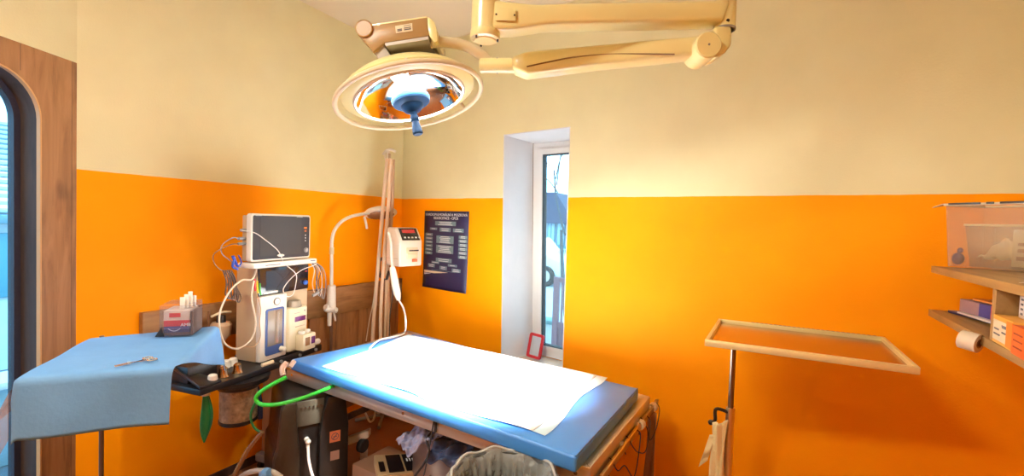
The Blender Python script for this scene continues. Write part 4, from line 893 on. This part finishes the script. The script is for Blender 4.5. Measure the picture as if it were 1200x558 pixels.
b = B(); b.torus((.13, .065, .135), (0, 0, 1), .0, .0, 4, 3) if 0 else b.box(-.004, -.004, .133, .264, .002, .139, .001); b.box(-.004, .128, .133, .264, .134, .139, .001); b.box(-.004, .002, .133, .002, .128, .139, .001); b.box(.258, .002, .133, .264, .128, .139, .001); b.obj('box_rim', IVORY, nb)
wb = thing('white_carton', 'white carton with small printed marks inside the nested box', 'carton', tuple(ROOTM['storage_box'] @ V((.155, .048, .012))), -50)
b = B(); b.box(0, 0, 0, .075, .05, .115, .001); wcb = b.obj('carton_body', mat('white_card', (.8, .75, .66), .6), wb)
b = B(); b.box(.012, -.001, .02, .05, 0, .032); b.box(.014, -.001, .045, .035, 0, .056); b.box(.014, -.001, .065, .045, 0, .075); b.obj('printed_mark', mat('brown_print', (.3, .12, .1), .6), wcb)
b = B(); b.sharp = 180; b.grid(lambda s, t: V((.02 + .11 * s, .03 + .07 * t + .0, .03 + .06 * sin(pi * s) * sin(pi * t) + .006 * sin(19 * s + 11 * t))), 20, 12)
pk = b.obj('white_packet', mat('packet_paper', (.8, .72, .55), .6), solid=.004); pk.location = ROOTM['inner_tray_box'].translation; pk.rotation_euler = (0, 0, radians(-50)); tag(pk, 'crumpled cream packet beside the white carton in the nested box', 'packet')
b = B(); b.ball((0, 0, .022), .016, (1, 1, 1.3), 10); b.ball((.005, .003, .05), .008, (1, 1, 1.2), 8)
vl = b.obj('small_vial', mat('purple_vial', (.12, .05, .2), .3)); vl.location = ROOTM['storage_box'] @ V((.024, .03, .004)); tag(vl, 'tiny dark purple vial in the bottom corner of the storage box', 'vial')
b = B(); b.grid(lambda s, t: V((SX - .03 + .12 * s, 1.38 - .28 * t, zu + .002 + .004 * (1 + sin(8 * s + 9 * t)))), 10, 14)
tag(b.obj('paper_slip', WHITE, solid=.0008), 'white paper slip lying over the front edge of the upper shelf board', 'paper')
# boxes on the lower board: orange/white carton, purple carton on top, red one beside
def carton(nm, label, loc, rz, L, W, Hh, m, cat='carton', group='cartons on the lower board'):
    t_ = thing(nm, label, cat, loc, rz, group); b = B(); b.box(0, 0, 0, L, W, Hh, .0012); return t_, b.obj('carton_body', m, t_)
p = at(1163, 388, x=SX - .008)
ob, obb = carton('medicine_carton', 'white and yellow-orange carton in front of the divider on the lower board', (SX - .018, DVY - .026, zl + .001), -95, .125, .10, .065, bands('yellow_carton', [(0, (.8, .42, .08)), (.12, (.85, .75, .55)), (.84, (.85, .4, .06))], .5))
b = B()
for k, (xx, ww) in enumerate(((.01, .04), (.012, .03), (.06, .04), (.062, .03), (.062, .035))): b.box(xx, -.0008, .02 + .009 * (k % 3) + .003 * k, xx + ww, 0, .0235 + .009 * (k % 3) + .003 * k)
b.obj('printed_lines', INK, obb)
b = B(); b.box(.09, -.0009, .004, .1252, -.0001, .062); b.obj('orange_panel', mat('orange_panel', (.85, .25, .03), .5), obb)
pb2, pbb = carton('medicine_carton', 'white and purple carton stacked on the yellow-orange carton', (SX + .012, DVY - .06, zl + .067), -97, .15, .085, .052, bands('purple_carton', [(0, (.78, .72, .68)), (.33, (.32, .2, .5)), (.7, (.72, .66, .66))], .5, 'X'))
b = B()
for k in range(4): b.box(.014, -.0008, .008 + .011 * k, .028, 0, .0125 + .011 * k)
b.obj('printed_lines', INK, pbb)
rb2, rbb = carton('medicine_carton', 'red-orange carton right of the yellow one at the edge of the photo', (SX - .035, DVY - .165, zl + .001), -95, .12, .09, .062, mat('red_orange_card', (.8, .13, .02), .5))
b = B()
for k in range(3): b.box(.012, -.0008, .016 + .014 * k, .06, 0, .019 + .014 * k)
b.obj('printed_lines', mat('dark_red_print', (.3, .03, .01), .5), rbb)
# booklets
bkp = [('dark_book', (.03, .03, .06), .010), ('pamphlet', (.7, .6, .6), .004), ('box_pile', (.05, .06, .18), .02)]
def flat(nm, label, cat, x_, y_, z_, rz, L, W, Hh, m, extra=None):
    t_ = thing(nm, label, cat, (x_, y_, z_), rz, 'booklets on the lower board'); b = B(); b.box(0, 0, 0, L, W, Hh, .001); o = b.obj('cover', m, t_)
    if extra:
        for xa, xb, c in extra: b = B(); b.box(xa, -.0006, .001, xb, W * .98, Hh + .0007); b.obj('printed_panel', c, o)
    return t_
flat('booklet', 'dark blue booklet at the bottom of the pile on the lower board', 'booklet', .57, 2.0, zl + .001, -78, .27, .16, .008, mat('navy_cover', (.03, .04, .13), .4))
flat('booklet', 'white booklet second from the bottom of the pile', 'booklet', .572, 1.93, zl + .010, -84, .24, .14, .006, mat('white_cover', (.7, .66, .64), .4))
flat('leaflet_pack', 'flat pack with blue and red ends on top of the booklet pile', 'leaflet pack', .58, 1.94, zl + .017, -82, .27, .12, .038, mat('mauve_card', (.32, .2, .24), .5), [(.10, .155, mat('navy_card', (.02, .04, .25), .4)), (.155, .27, mat('red_card', (.6, .03, .03), .4))])
b = B(); b.box(0, 0, 0, .16, .09, .006, .001); o_ = b.obj('loose_card', mat('orange_card', (.8, .3, .06), .5)); o_.location = (.60, 1.91, zl + .0562); o_.rotation_euler = (0, 0, radians(-80)); tag(o_, 'thin orange card lying on top of the leaflet pack', 'card')
# tape roll
tr = thing('tape_roll', 'roll of white tape hanging from the front edge of the lower board', 'tape roll', tuple(at(1137, 400, x=SX - .035)), 0)
b = B(); prof_ = [(.012, -.018), (.024, -.018), (.024, .018), (.012, .018), (.012, -.018)]
b.lathe(prof_, (0, 0, 0), (.75, -.65, -.12), 36); b.obj('tape_wound', mat('cream_tape', (.78, .66, .5), .6), tr)
b = B(); b.lathe([(.008, -.019), (.012, -.019), (.012, .019), (.008, .019), (.008, -.019)], (0, 0, 0), (.75, -.65, -.12), 24); b.obj('cardboard_core', mat('card_core', (.22, .10, .05), .7), tr)
tc2 = at(1137, 400, x=SX - .035); tb2 = V((SX - .022, tc2.y + .01, zl - .004))
b = B(); b.prism([tb2, tb2 + V((0, -.02, 0)), tc2 + V((.004, -.010, .023)), tc2 + V((.004, .010, .023))], (.002, 0, 0)); b.obj('tape_tail', mat('cream_tape', (.78, .66, .5), .6), tr, True)

# ================================================================== SURGICAL LAMP
LC = V((-1.066, 1.241, 1.865)); LN = V((.287, 0, -.958)).normalized()
sl_ = thing('surgical_lamp', 'ceiling mounted surgical lamp with cream jointed arms and round mirrored dish', 'surgical lamp', (LC.x, LC.y, LC.z), 0)
RR = .187
b = B(); b.lathe([(RR + .002, .0), (.212, -.004), (.224, -.012), (.227, -.022), (.218, -.036), (.185, -.062), (.13, -.09), (.06, -.107), (0, -.112)], LC, LN, 72); b.obj('dish_shell', CREAM, sl_, True)
b = B(); b.lathe([(RR + .003, -.001), (RR, .003), (RR - .004, -.002), (RR * .93, -.026), (RR * .75, -.056), (RR * .5, -.080), (RR * .25, -.093), (0, -.096)], LC, LN, 72); b.obj('reflector', REFL, sl_, True)
b = B(); b.torus(LC + LN * .002, LN, RR - .001, .0045, 72, 8); b.obj('glass_rim', mat('bright_rim', (.9, .92, .92), .15, .3), sl_, True)
b = B(); b.torus(LC + LN * .004, LN, .247, .0085, 72, 10); b.obj('guard_ring', IVORY, sl_, True)
b = B(); LE = LN.orthogonal().normalized(); LG = LN.cross(LE)
for a in (100, 150, 275, 325):
    d_ = LE * cos(radians(a)) + LG * sin(radians(a)); b.tube([LC + d_ * .228 - LN * .016, LC + d_ * .243 + LN * .003], .006, 8, spline=False)
b.obj('ring_bracket', IVORY, sl_, True)
b = B(); b.lathe([(0, -.005), (.045, -.005), (.060, .004), (.064, .016), (.062, .026), (.05, .034), (0, .036)], LC - LN * .006, LN, 40); hub = b.obj('lamp_hub', LAMPB, sl_, True)
b = B(); b.lathe([(.0635, .0), (.0655, .004), (.0655, .012), (.0635, .016)], LC - LN * .002, LN, 40); b.obj('hub_collar', mat('light_blue_collar', (.05, .25, .5), .3), hub, True)
b = B(); b.lathe([(0, .03), (.04, .03), (.038, .042), (.028, .055), (.014, .062), (.0115, .070), (.015, .080), (.015, .088), (.0115, .094), (.013, .102), (.016, .118), (.0175, .136), (.014, .140), (0, .140)], LC - LN * .008, LN, 28); b.obj('sterile_handle', mat('handle_blue', (.002, .022, .07), .6, spec=.15), sl_, True)
b = B(); b.cyl(LC - LN * .092, LC - LN * .070, .010, .009, 20); b.obj('bulb', mat('bulb_glow', (1, .96, .86), .3, emit=25), sl_, True)
# yoke housing (outline in a plane facing the room, with real depth)
YD = 1.42
def yk(px, py, d=YD): return at(px, py, d=d)
dv_ = fw.copy(); dv_.z = 0; dv_.normalize(); ext_ = dv_ * .17
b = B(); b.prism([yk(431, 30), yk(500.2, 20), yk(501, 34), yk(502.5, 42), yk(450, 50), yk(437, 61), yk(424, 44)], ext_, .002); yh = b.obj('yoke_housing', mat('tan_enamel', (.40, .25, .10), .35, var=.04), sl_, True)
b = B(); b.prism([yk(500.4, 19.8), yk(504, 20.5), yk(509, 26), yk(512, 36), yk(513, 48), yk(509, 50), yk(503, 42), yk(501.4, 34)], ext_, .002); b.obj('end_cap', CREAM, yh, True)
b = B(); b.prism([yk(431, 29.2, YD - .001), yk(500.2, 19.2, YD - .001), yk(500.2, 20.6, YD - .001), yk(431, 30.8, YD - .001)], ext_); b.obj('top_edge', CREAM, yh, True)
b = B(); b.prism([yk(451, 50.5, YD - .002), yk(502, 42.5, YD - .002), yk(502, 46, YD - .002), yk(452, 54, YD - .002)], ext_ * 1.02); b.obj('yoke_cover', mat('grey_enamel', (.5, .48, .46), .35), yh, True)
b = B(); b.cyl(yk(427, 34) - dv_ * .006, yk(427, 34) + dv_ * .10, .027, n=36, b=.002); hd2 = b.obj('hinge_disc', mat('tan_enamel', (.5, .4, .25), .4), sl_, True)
b = B(); b.torus(yk(427, 34) - dv_ * .006, dv_, .025, .0016, 36, 6); b.obj('disc_ring', mat('brass_ring', (.6, .45, .2), .3, 1), hd2, True)
b = B(); lq = [yk(463, 30.5, YD - .0015), yk(483, 27, YD - .0015), yk(483.5, 36, YD - .0015), yk(464, 39, YD - .0015)]; b.prism(lq, dv_ * .0012); lab = b.obj('data_label', mat('cream_label', (.75, .65, .45), .5), yh, True)
def lqp(s, t): return lq[0].lerp(lq[1], s).lerp(lq[3].lerp(lq[2], s), t) - dv_ * .0006
b = B()
for s0_, s1_, t0_, t1_ in ((.1, .38, .5, .62), (.1, .38, .68, .8), (.5, .92, .18, .24), (.5, .92, .45, .56), (.5, .92, .66, .8)): b.prism([lqp(s0_, t0_), lqp(s1_, t0_), lqp(s1_, t1_), lqp(s0_, t1_)], -dv_ * .0006)
b.obj('label_print', INK, lab, True)
b = B(); b.prism([yk(437, 60, YD + .01), yk(448, 49, YD + .01), yk(462, 72, YD + .02), yk(458, 80, YD + .02), yk(450, 79, YD + .02)], dv_ * .07, .004); b.obj('yoke_link', mat('grey_enamel', (.5, .48, .46), .35), sl_, True)
kp = yk(459, 78, YD + .03); b = B(); b.cyl(kp, kp + dv_ * .09, .026, n=28, b=.004); b.obj('yoke_pivot', IVORY, sl_, True)
b = B(); b.tube([yk(505, 50, YD + .03), yk(525, 49.5, YD + .05), yk(545, 54, YD + .07), yk(560, 62, YD + .08), yk(571, 71, YD + .09), yk(573, 78, YD + .09)], .017, 14); b.obj('bow_arm', IVORY, sl_, True)
b = B(); b.cyl(yk(563, 77, YD + .09), yk(604, 77, YD + .07), .024, .024, 28, .002); b.obj('swivel_joint', CREAM, sl_, True)
b = B(); b.cyl(yk(582, 77, YD + .082), yk(583.5, 77, YD + .082), .0248, n=28); b.obj('joint_seam', GREY, sl_, True)
def quadloft(b, L, d0, d1, w):   # side outline L of pixels in a plane running from depth d0 (first x) to d1 (last x)
    xs = [p[0] for p in L]; xa, xb = min(xs), max(xs)
    pts = [at(px, py, d=d0 + (d1 - d0) * (px - xa) / (xb - xa)) for px, py in L]
    t = b.prism([p - dv_ * w / 2 for p in pts], dv_ * w, min(.012, w * .2), 3); return b
b = B(); quadloft(b, [(600, 70), (616, 64.5), (700, 57), (812, 47), (822, 44), (832, 66), (780, 72), (700, 80), (617, 91), (601, 84)], 1.49, 1.33, .075); la = b.obj('spring_arm', CREAM, sl_, True)
b = B(); pts = [at(px, py, d=1.49 + (1.33 - 1.49) * (px - 601) / 231) - dv_ * .040 for px, py in ((617, 83), (640, 78), (670, 72.5), (710, 69), (750, 69), (785, 69.5))]; b.tube(pts, .0022, 6); b.obj('arm_shade_line', mat('brown_shade', (.25, .15, .07), .5), la, True)  # dark line drawn in as the shade along the arm's bulge
b = B(); c1 = at(831, 52, d=1.28); b.cyl(c1 - dv_ * .0, c1 + dv_ * .10, .037, n=44, b=.004); el_ = b.obj('elbow_disc', CREAM, sl_, True)
b = B(); b.cyl(c1 - dv_ * .0015, c1, .003, n=10); b.obj('disc_screw', GREY, el_, True)
b = B(); b.prism([at(838, 30, d=1.31), at(858, 30, d=1.31), at(858, 52, d=1.31), at(850, 62, d=1.31), at(838, 68, d=1.31)], dv_ * .08, .008, 3); b.obj('elbow_housing', CREAM, sl_, True)
b = B(); k0, k1 = at(849, 36, d=1.34), at(849, -28, d=1.34); k1.x, k1.y = k0.x, k0.y; b.cyl(k0, k1, .029, .027, 32, .004); kn_ = b.obj('knuckle_post', CREAM, sl_, True)
b = B(); b.cyl(k0 + V((0, 0, .0)), k0 + V((0, 0, .006)), .0298, n=32); b.obj('knuckle_ring', GREY, kn_, True)
b = B(); b.cyl(at(853, 24, d=1.31), at(853, 24, d=1.32), .005, n=12); b.obj('set_screw', BLACK, kn_, True)
b = B(); quadloft(b, [(572, 3), (590, 7), (626, 10.5), (835, 6), (845, -4), (850, 10), (842, 30), (800, 31), (640, 34), (600, 40), (575, 40)], 1.30, 1.34, .07); ua = b.obj('upper_arm', CREAM, sl_, True)
b = B(); p_ = [at(581, 8, d=1.262), at(604, 10.5, d=1.262), at(604, 24, d=1.262), at(581, 24, d=1.262)]; b.prism(p_, dv_ * .003, .0005); cp_ = b.obj('cover_plate', CREAM, ua, True)
b = B()
for px_, py_ in ((581.5, 16.5), (603, 17.5)): q_ = at(px_, py_, d=1.26); b.cyl(q_, q_ + dv_ * .004, .0025, n=8)
b.obj('plate_screw', BLACK, cp_, True)
cl0 = at(568.5, 46, d=1.30)
b = B(); b.cyl((cl0.x, cl0.y, cl0.z), (cl0.x, cl0.y, CZ - .03), .040, .040, 40); colm = b.obj('ceiling_column', CREAM, sl_, True)
b = B(); b.lathe([(0, -.006), (.030, -.006), (.032, -.003), (.041, 0), (.042, .002), (.042, .02), (.0405, .022)], (cl0.x, cl0.y, cl0.z), (0, 0, 1), 40); ccap = b.obj('column_cap', CREAM, sl_, True)
b = B()
for a in (20, 140, 260): b.cyl((cl0.x + .036 * cos(radians(a)), cl0.y + .036 * sin(radians(a)), cl0.z - .008), (cl0.x + .036 * cos(radians(a)), cl0.y + .036 * sin(radians(a)), cl0.z), .0028, n=8)
b.obj('cap_screw', BLACK, ccap, True)
b = B(); b.cyl((cl0.x, cl0.y, CZ - .035), (cl0.x, cl0.y, CZ - .001), .12, .12, 40, .006); b.obj('ceiling_flange', CREAM, sl_, True)

# fill light added on the ceiling out of view, to brighten walls and arms
def ceiling_fill(x, y, label, e):
    t_ = thing('ceiling_fill_light', label, 'fill light', (x, y, CZ - .05), 0)
    b = B(); b.box(-.32, -.16, .0, .32, .16, .049, .006); b.obj('light_housing', WHITE, t_)
    b = B(); b.box(-.30, -.14, -.012, .30, .14, .0, .006); b.obj('diffuser', mat('diffuser', (1, .93, .8), .5, emit=3), t_)
    ld = bpy.data.lights.new('ceiling_fill_area', 'AREA'); ld.shape = 'RECTANGLE'; ld.size = .6; ld.size_y = .3; ld.energy = e; ld.color = LCOL
    lo = bpy.data.objects.new('ceiling_fill_area', ld); COL.objects.link(lo); lo.location = (x, y, CZ - .07)
LCOL = (1, .94, .80)
ceiling_fill(-1.1, -.35, 'rectangular fill light added on the ceiling behind the camera, out of view', 40)
LGO = atan2(LG.y, LE.y) - pi / 2   # angle at which the bowl's rim lies nearest the window wall
# light of the surgical lamp: the bulb in the bowl, and the beam its reflector throws on the table
ld = bpy.data.lights.new('surgical_bulb', 'POINT'); ld.energy = 44; ld.color = (1, .98, .88); ld.shadow_soft_size = .03
lo = bpy.data.objects.new('surgical_bulb', ld); COL.objects.link(lo); lo.location = LC - LN * .040
for a, tx_, ty_ in ((-1.0, -1.52, 1.80), (-.35, -1.0, 1.76), (.35, -1.35, 1.78), (1.0, -1.1, 1.76)):
    a += pi / 2 + LGO; ld = bpy.data.lights.new('surgical_beam', 'AREA'); ld.shape = 'DISK'; ld.size = .09; ld.energy = 15; ld.color = (1, .99, .95); ld.spread = radians(40)
    lo = bpy.data.objects.new('surgical_beam', ld); COL.objects.link(lo); lo.location = LC - LN * .022 + (LE * cos(a) + LG * sin(a)) * .128
    lo.rotation_euler = (V((tx_, ty_, .72)) - lo.location).to_track_quat('-Z', 'Y').to_euler()

# ================================================================== OUTSIDE
w = bpy.data.worlds.new('sky'); bpy.context.scene.world = w; w.use_nodes = True; bg = w.node_tree.nodes['Background']
bg.inputs[0].default_value = (.50, .80, 1, 1); bg.inputs[1].default_value = 3.6
GZ = -.35
structure(B().box(-60, YC + .7, GZ - .1, 30, 80, GZ).obj('ground', mat('street', (.42, .5, .55), .8, var=.15, vscale=1)))
structure(B().box(-60, -30, GZ - .1, -3.1, YC + .6, GZ - .001).obj('yard', mat('yard_ground', (.12, .16, .2), .8, var=.3, vscale=2)))
def wxy(px, Y): return at(px, 262, y=Y)
# house across the street
hy = 18; hx = wxy(628, hy).x
hs = thing('neighbour_house', 'pale house with a dark steep roof across the street outside the window', 'house', (hx, hy, GZ), 0)
zr = lambda py, Y: at(650, py, y=Y).z
b = B(); b.box(-3, 0, 0, 5, 5, zr(262, hy) - GZ); b.obj('house_wall', mat('pale_render', (.5, .62, .66), .8), hs)
b = B(); zt, ze = zr(228, hy + 1) - GZ, zr(262, hy) - GZ; xr_ = wxy(653, hy).x - hx
b.prism([(-3.4, -.3, ze), (xr_ + .9, -.3, ze), (xr_, -.3, zt), (-3.4, -.3, zt)], (0, 5.6, 0)); b.obj('house_roof', mat('slate_roof', (.05, .07, .13), .7, bump=.3, bscale=20), hs)
for k in range(3):
    b = B(); xx = wxy(642 + 11 * k, hy).x - hx; b.box(xx, -.05, .9, xx + .38, .0, 1.9, .01); f_ = b.obj('house_window', mat('house_window_frame', (.08, .2, .28), .4), hs)
    b = B(); b.box(xx + .05, -.06, .95, xx + .17, -.04, 1.85); b.box(xx + .21, -.06, .95, xx + .33, -.04, 1.85); b.obj('window_pane', mat('pale_pane', (.3, .5, .6), .2), f_)
# shed/fence
fx = wxy(640, 16).x
fn = thing('garden_fence', 'teal garden fence in front of the house across the street', 'fence', (fx, 16, GZ), 0)
b = B()
for k in range(40): b.box(-2 + .14 * k, 0, 0, -2 + .14 * k + .09, .03, zr(292, 16) - GZ)
b.obj('pickets', mat('teal_paint', (.04, .22, .26), .6), fn)
b = B(); b.box(-2, .03, .3, 3.6, .07, .4); b.box(-2, .03, .9, 3.6, .07, 1.0); b.obj('fence_rail', mat('teal_paint', (.04, .22, .26), .6), fn)
# car
cx0 = wxy(636, 13)
car = thing('parked_car', 'pale blue-white car parked on the street outside the window', 'car', (cx0.x, 13, GZ), 0)
carp = [(-1.6, .3), (.95, .3), (1.0, .55), (.9, .8), (.35, .95), (-.05, 1.38), (-.5, 1.45), (-1.6, 1.45)]
b = B(); b.prism([(u, -.8, z) for u, z in carp], (0, 1.6, 0), .08, 3); b.obj('car_body', mat('car_paint', (.6, .72, .8), .25, coat=.5), car)
b = B(); b.prism([(.28, -.82, .95), (-.05, -.82, 1.3), (-.5, -.82, 1.36), (-.5, -.82, .95)], (0, .04, 0)); b.prism([(-.6, -.82, .95), (-.6, -.82, 1.36), (-1.3, -.82, 1.36), (-1.3, -.82, .95)], (0, .04, 0)); b.obj('car_window', GLOSSB, car)
for xx in (.5, -1.1): b = B(); b.cyl((xx, -.86, .3), (xx, -.62, .3), .3, n=28, b=.03); wl_ = b.obj('wheel', RUBBER, car); b = B(); b.cyl((xx, -.88, .3), (xx, -.85, .3), .17, n=20); b.obj('hubcap', STEEL, wl_)
# gate and hedge near the window
gx = wxy(651, 5.2).x; gzt = at(655, 325, y=5.2).z
gt = thing('garden_gate', 'brownish metal gate standing just outside the window', 'gate', (gx, 5.2, GZ), 0)
b = B(); b.box(0, 0, 0, .07, .07, gzt - GZ, .005); b.box(.07, .01, gzt - GZ - .06, 1.3, .05, gzt - GZ - .01); b.box(.07, .01, gzt - GZ - .62, 1.3, .05, gzt - GZ - .55); b.box(.07, .01, .05, 1.3, .05, .12); b.obj('gate_frame', mat('mauve_paint', (.20, .12, .16), .5), gt)
b = B()
for k in range(8): b.box(.1 + .15 * k, .02, .1, .12 + .15 * k, .04, gzt - GZ - .03)
b.box(.07, .03, .1, 1.3, .045, gzt - GZ - .6); b.obj('gate_bars', mat('mauve_paint', (.20, .12, .16), .5), gt)
lz = at(645, 372, y=5.0).z
lw_ = thing('garden_wall', 'low pale garden wall left of the gate outside the window', 'wall', (gx - 2.6, 5.3, GZ), 0)
b = B(); b.box(0, 0, 0, 2.55, .15, .55, .01); b.obj('wall_body', mat('pale_wall', (.55, .68, .72), .8), lw_)
b = B(); b.box(-.03, -.03, .55, 2.58, .18, .6, .01); b.obj('wall_coping', mat('blue_coping', (.12, .3, .34), .7), lw_)
# bare tree
random.seed(3)
tx = wxy(668, 8).x
b = B(); b2 = []
def branch(p, d, l, r, n):
    q = p + d * l + V((random.uniform(-.1, .1), random.uniform(-.1, .1), 0)) * l
    b.tube([p, p.lerp(q, .5) + V((random.uniform(-.06, .06), 0, .04)) * l, q], r, 5, r1=r * .6, sub=3)
    if n:
        for _ in range(3 if n > 3 else 4):
            dd = (d + V((random.uniform(-1.0, 1.0), random.uniform(-.7, .7), random.uniform(-.5, .7)))).normalized(); branch(p.lerp(q, random.uniform(.55, 1)), dd, l * .66, r * .55, n - 1)
tree = thing('bare_tree', 'leafless tree with fine branches outside the window', 'tree', (tx, 8, GZ), 0)
branch(V((0, 0, 0)), V((-.05, 0, 1)), 1.7, .05, 0); b.obj('trunk', mat('bark', (.08, .09, .1), .9), tree)
b = B(); branch(V((-.09, 0, 1.6)), V((-.25, 0, 1)).normalized(), 1.25, .022, 5); b.obj('branches', mat('bark', (.08, .09, .1), .9), tree)
# seen through the door: neighbouring house with tiled roof, low wall, hedge
hx2 = -7.2
nh = thing('tiled_house', 'bright house with a ridged tile roof seen through the arched door', 'house', (hx2, -1, GZ), 0)
b = B(); b.box(-3, -6, 0, 0, 6, 1.75); b.obj('house_wall', mat('white_render', (.8, .85, .88), .8, var=.06), nh)
RT = mat('pale_tiles', (.62, .72, .78), .6)
b = B()
for k in range(16): b.box(-.25 - .19 * k, -6.3, 1.72 + .085 * k, .12 - .19 * k, 6.3, 1.76 + .085 * k, .01)
b.obj('roof_tiles', RT, nh)
b = B(); b.box(.1, -6.3, 1.6, .22, 6.3, 1.7, .02); b.obj('gutter', mat('blue_grey_metal', (.2, .35, .42), .4), nh)
for k in range(4): b = B(); b.box(-.02, -4.4 + 2.2 * k, .8, .04, -3.6 + 2.2 * k, 1.5, .01); b.obj('house_window', mat('cyan_pane', (.12, .4, .5), .2), nh)
gw = thing('yard_wall', 'pale blue low wall outside the arched door', 'wall', (-4.6, -1, GZ), 0)
b = B(); b.box(-.1, -4, 0, .1, 4, .55, .01); b.obj('wall_body', mat('pale_blue_wall', (.3, .5, .62), .8), gw)
b = B(); b.box(-.16, -4, .55, .16, 4, .6, .01); b.obj('wall_cap', mat('white_cap', (.8, .85, .88), .7), gw)

sc = bpy.context.scene
sc.view_settings.view_transform = 'Standard'; sc.view_settings.look = 'None'; sc.view_settings.gamma = 1; sc.view_settings.exposure = .42; sc.view_settings.use_curve_mapping = False
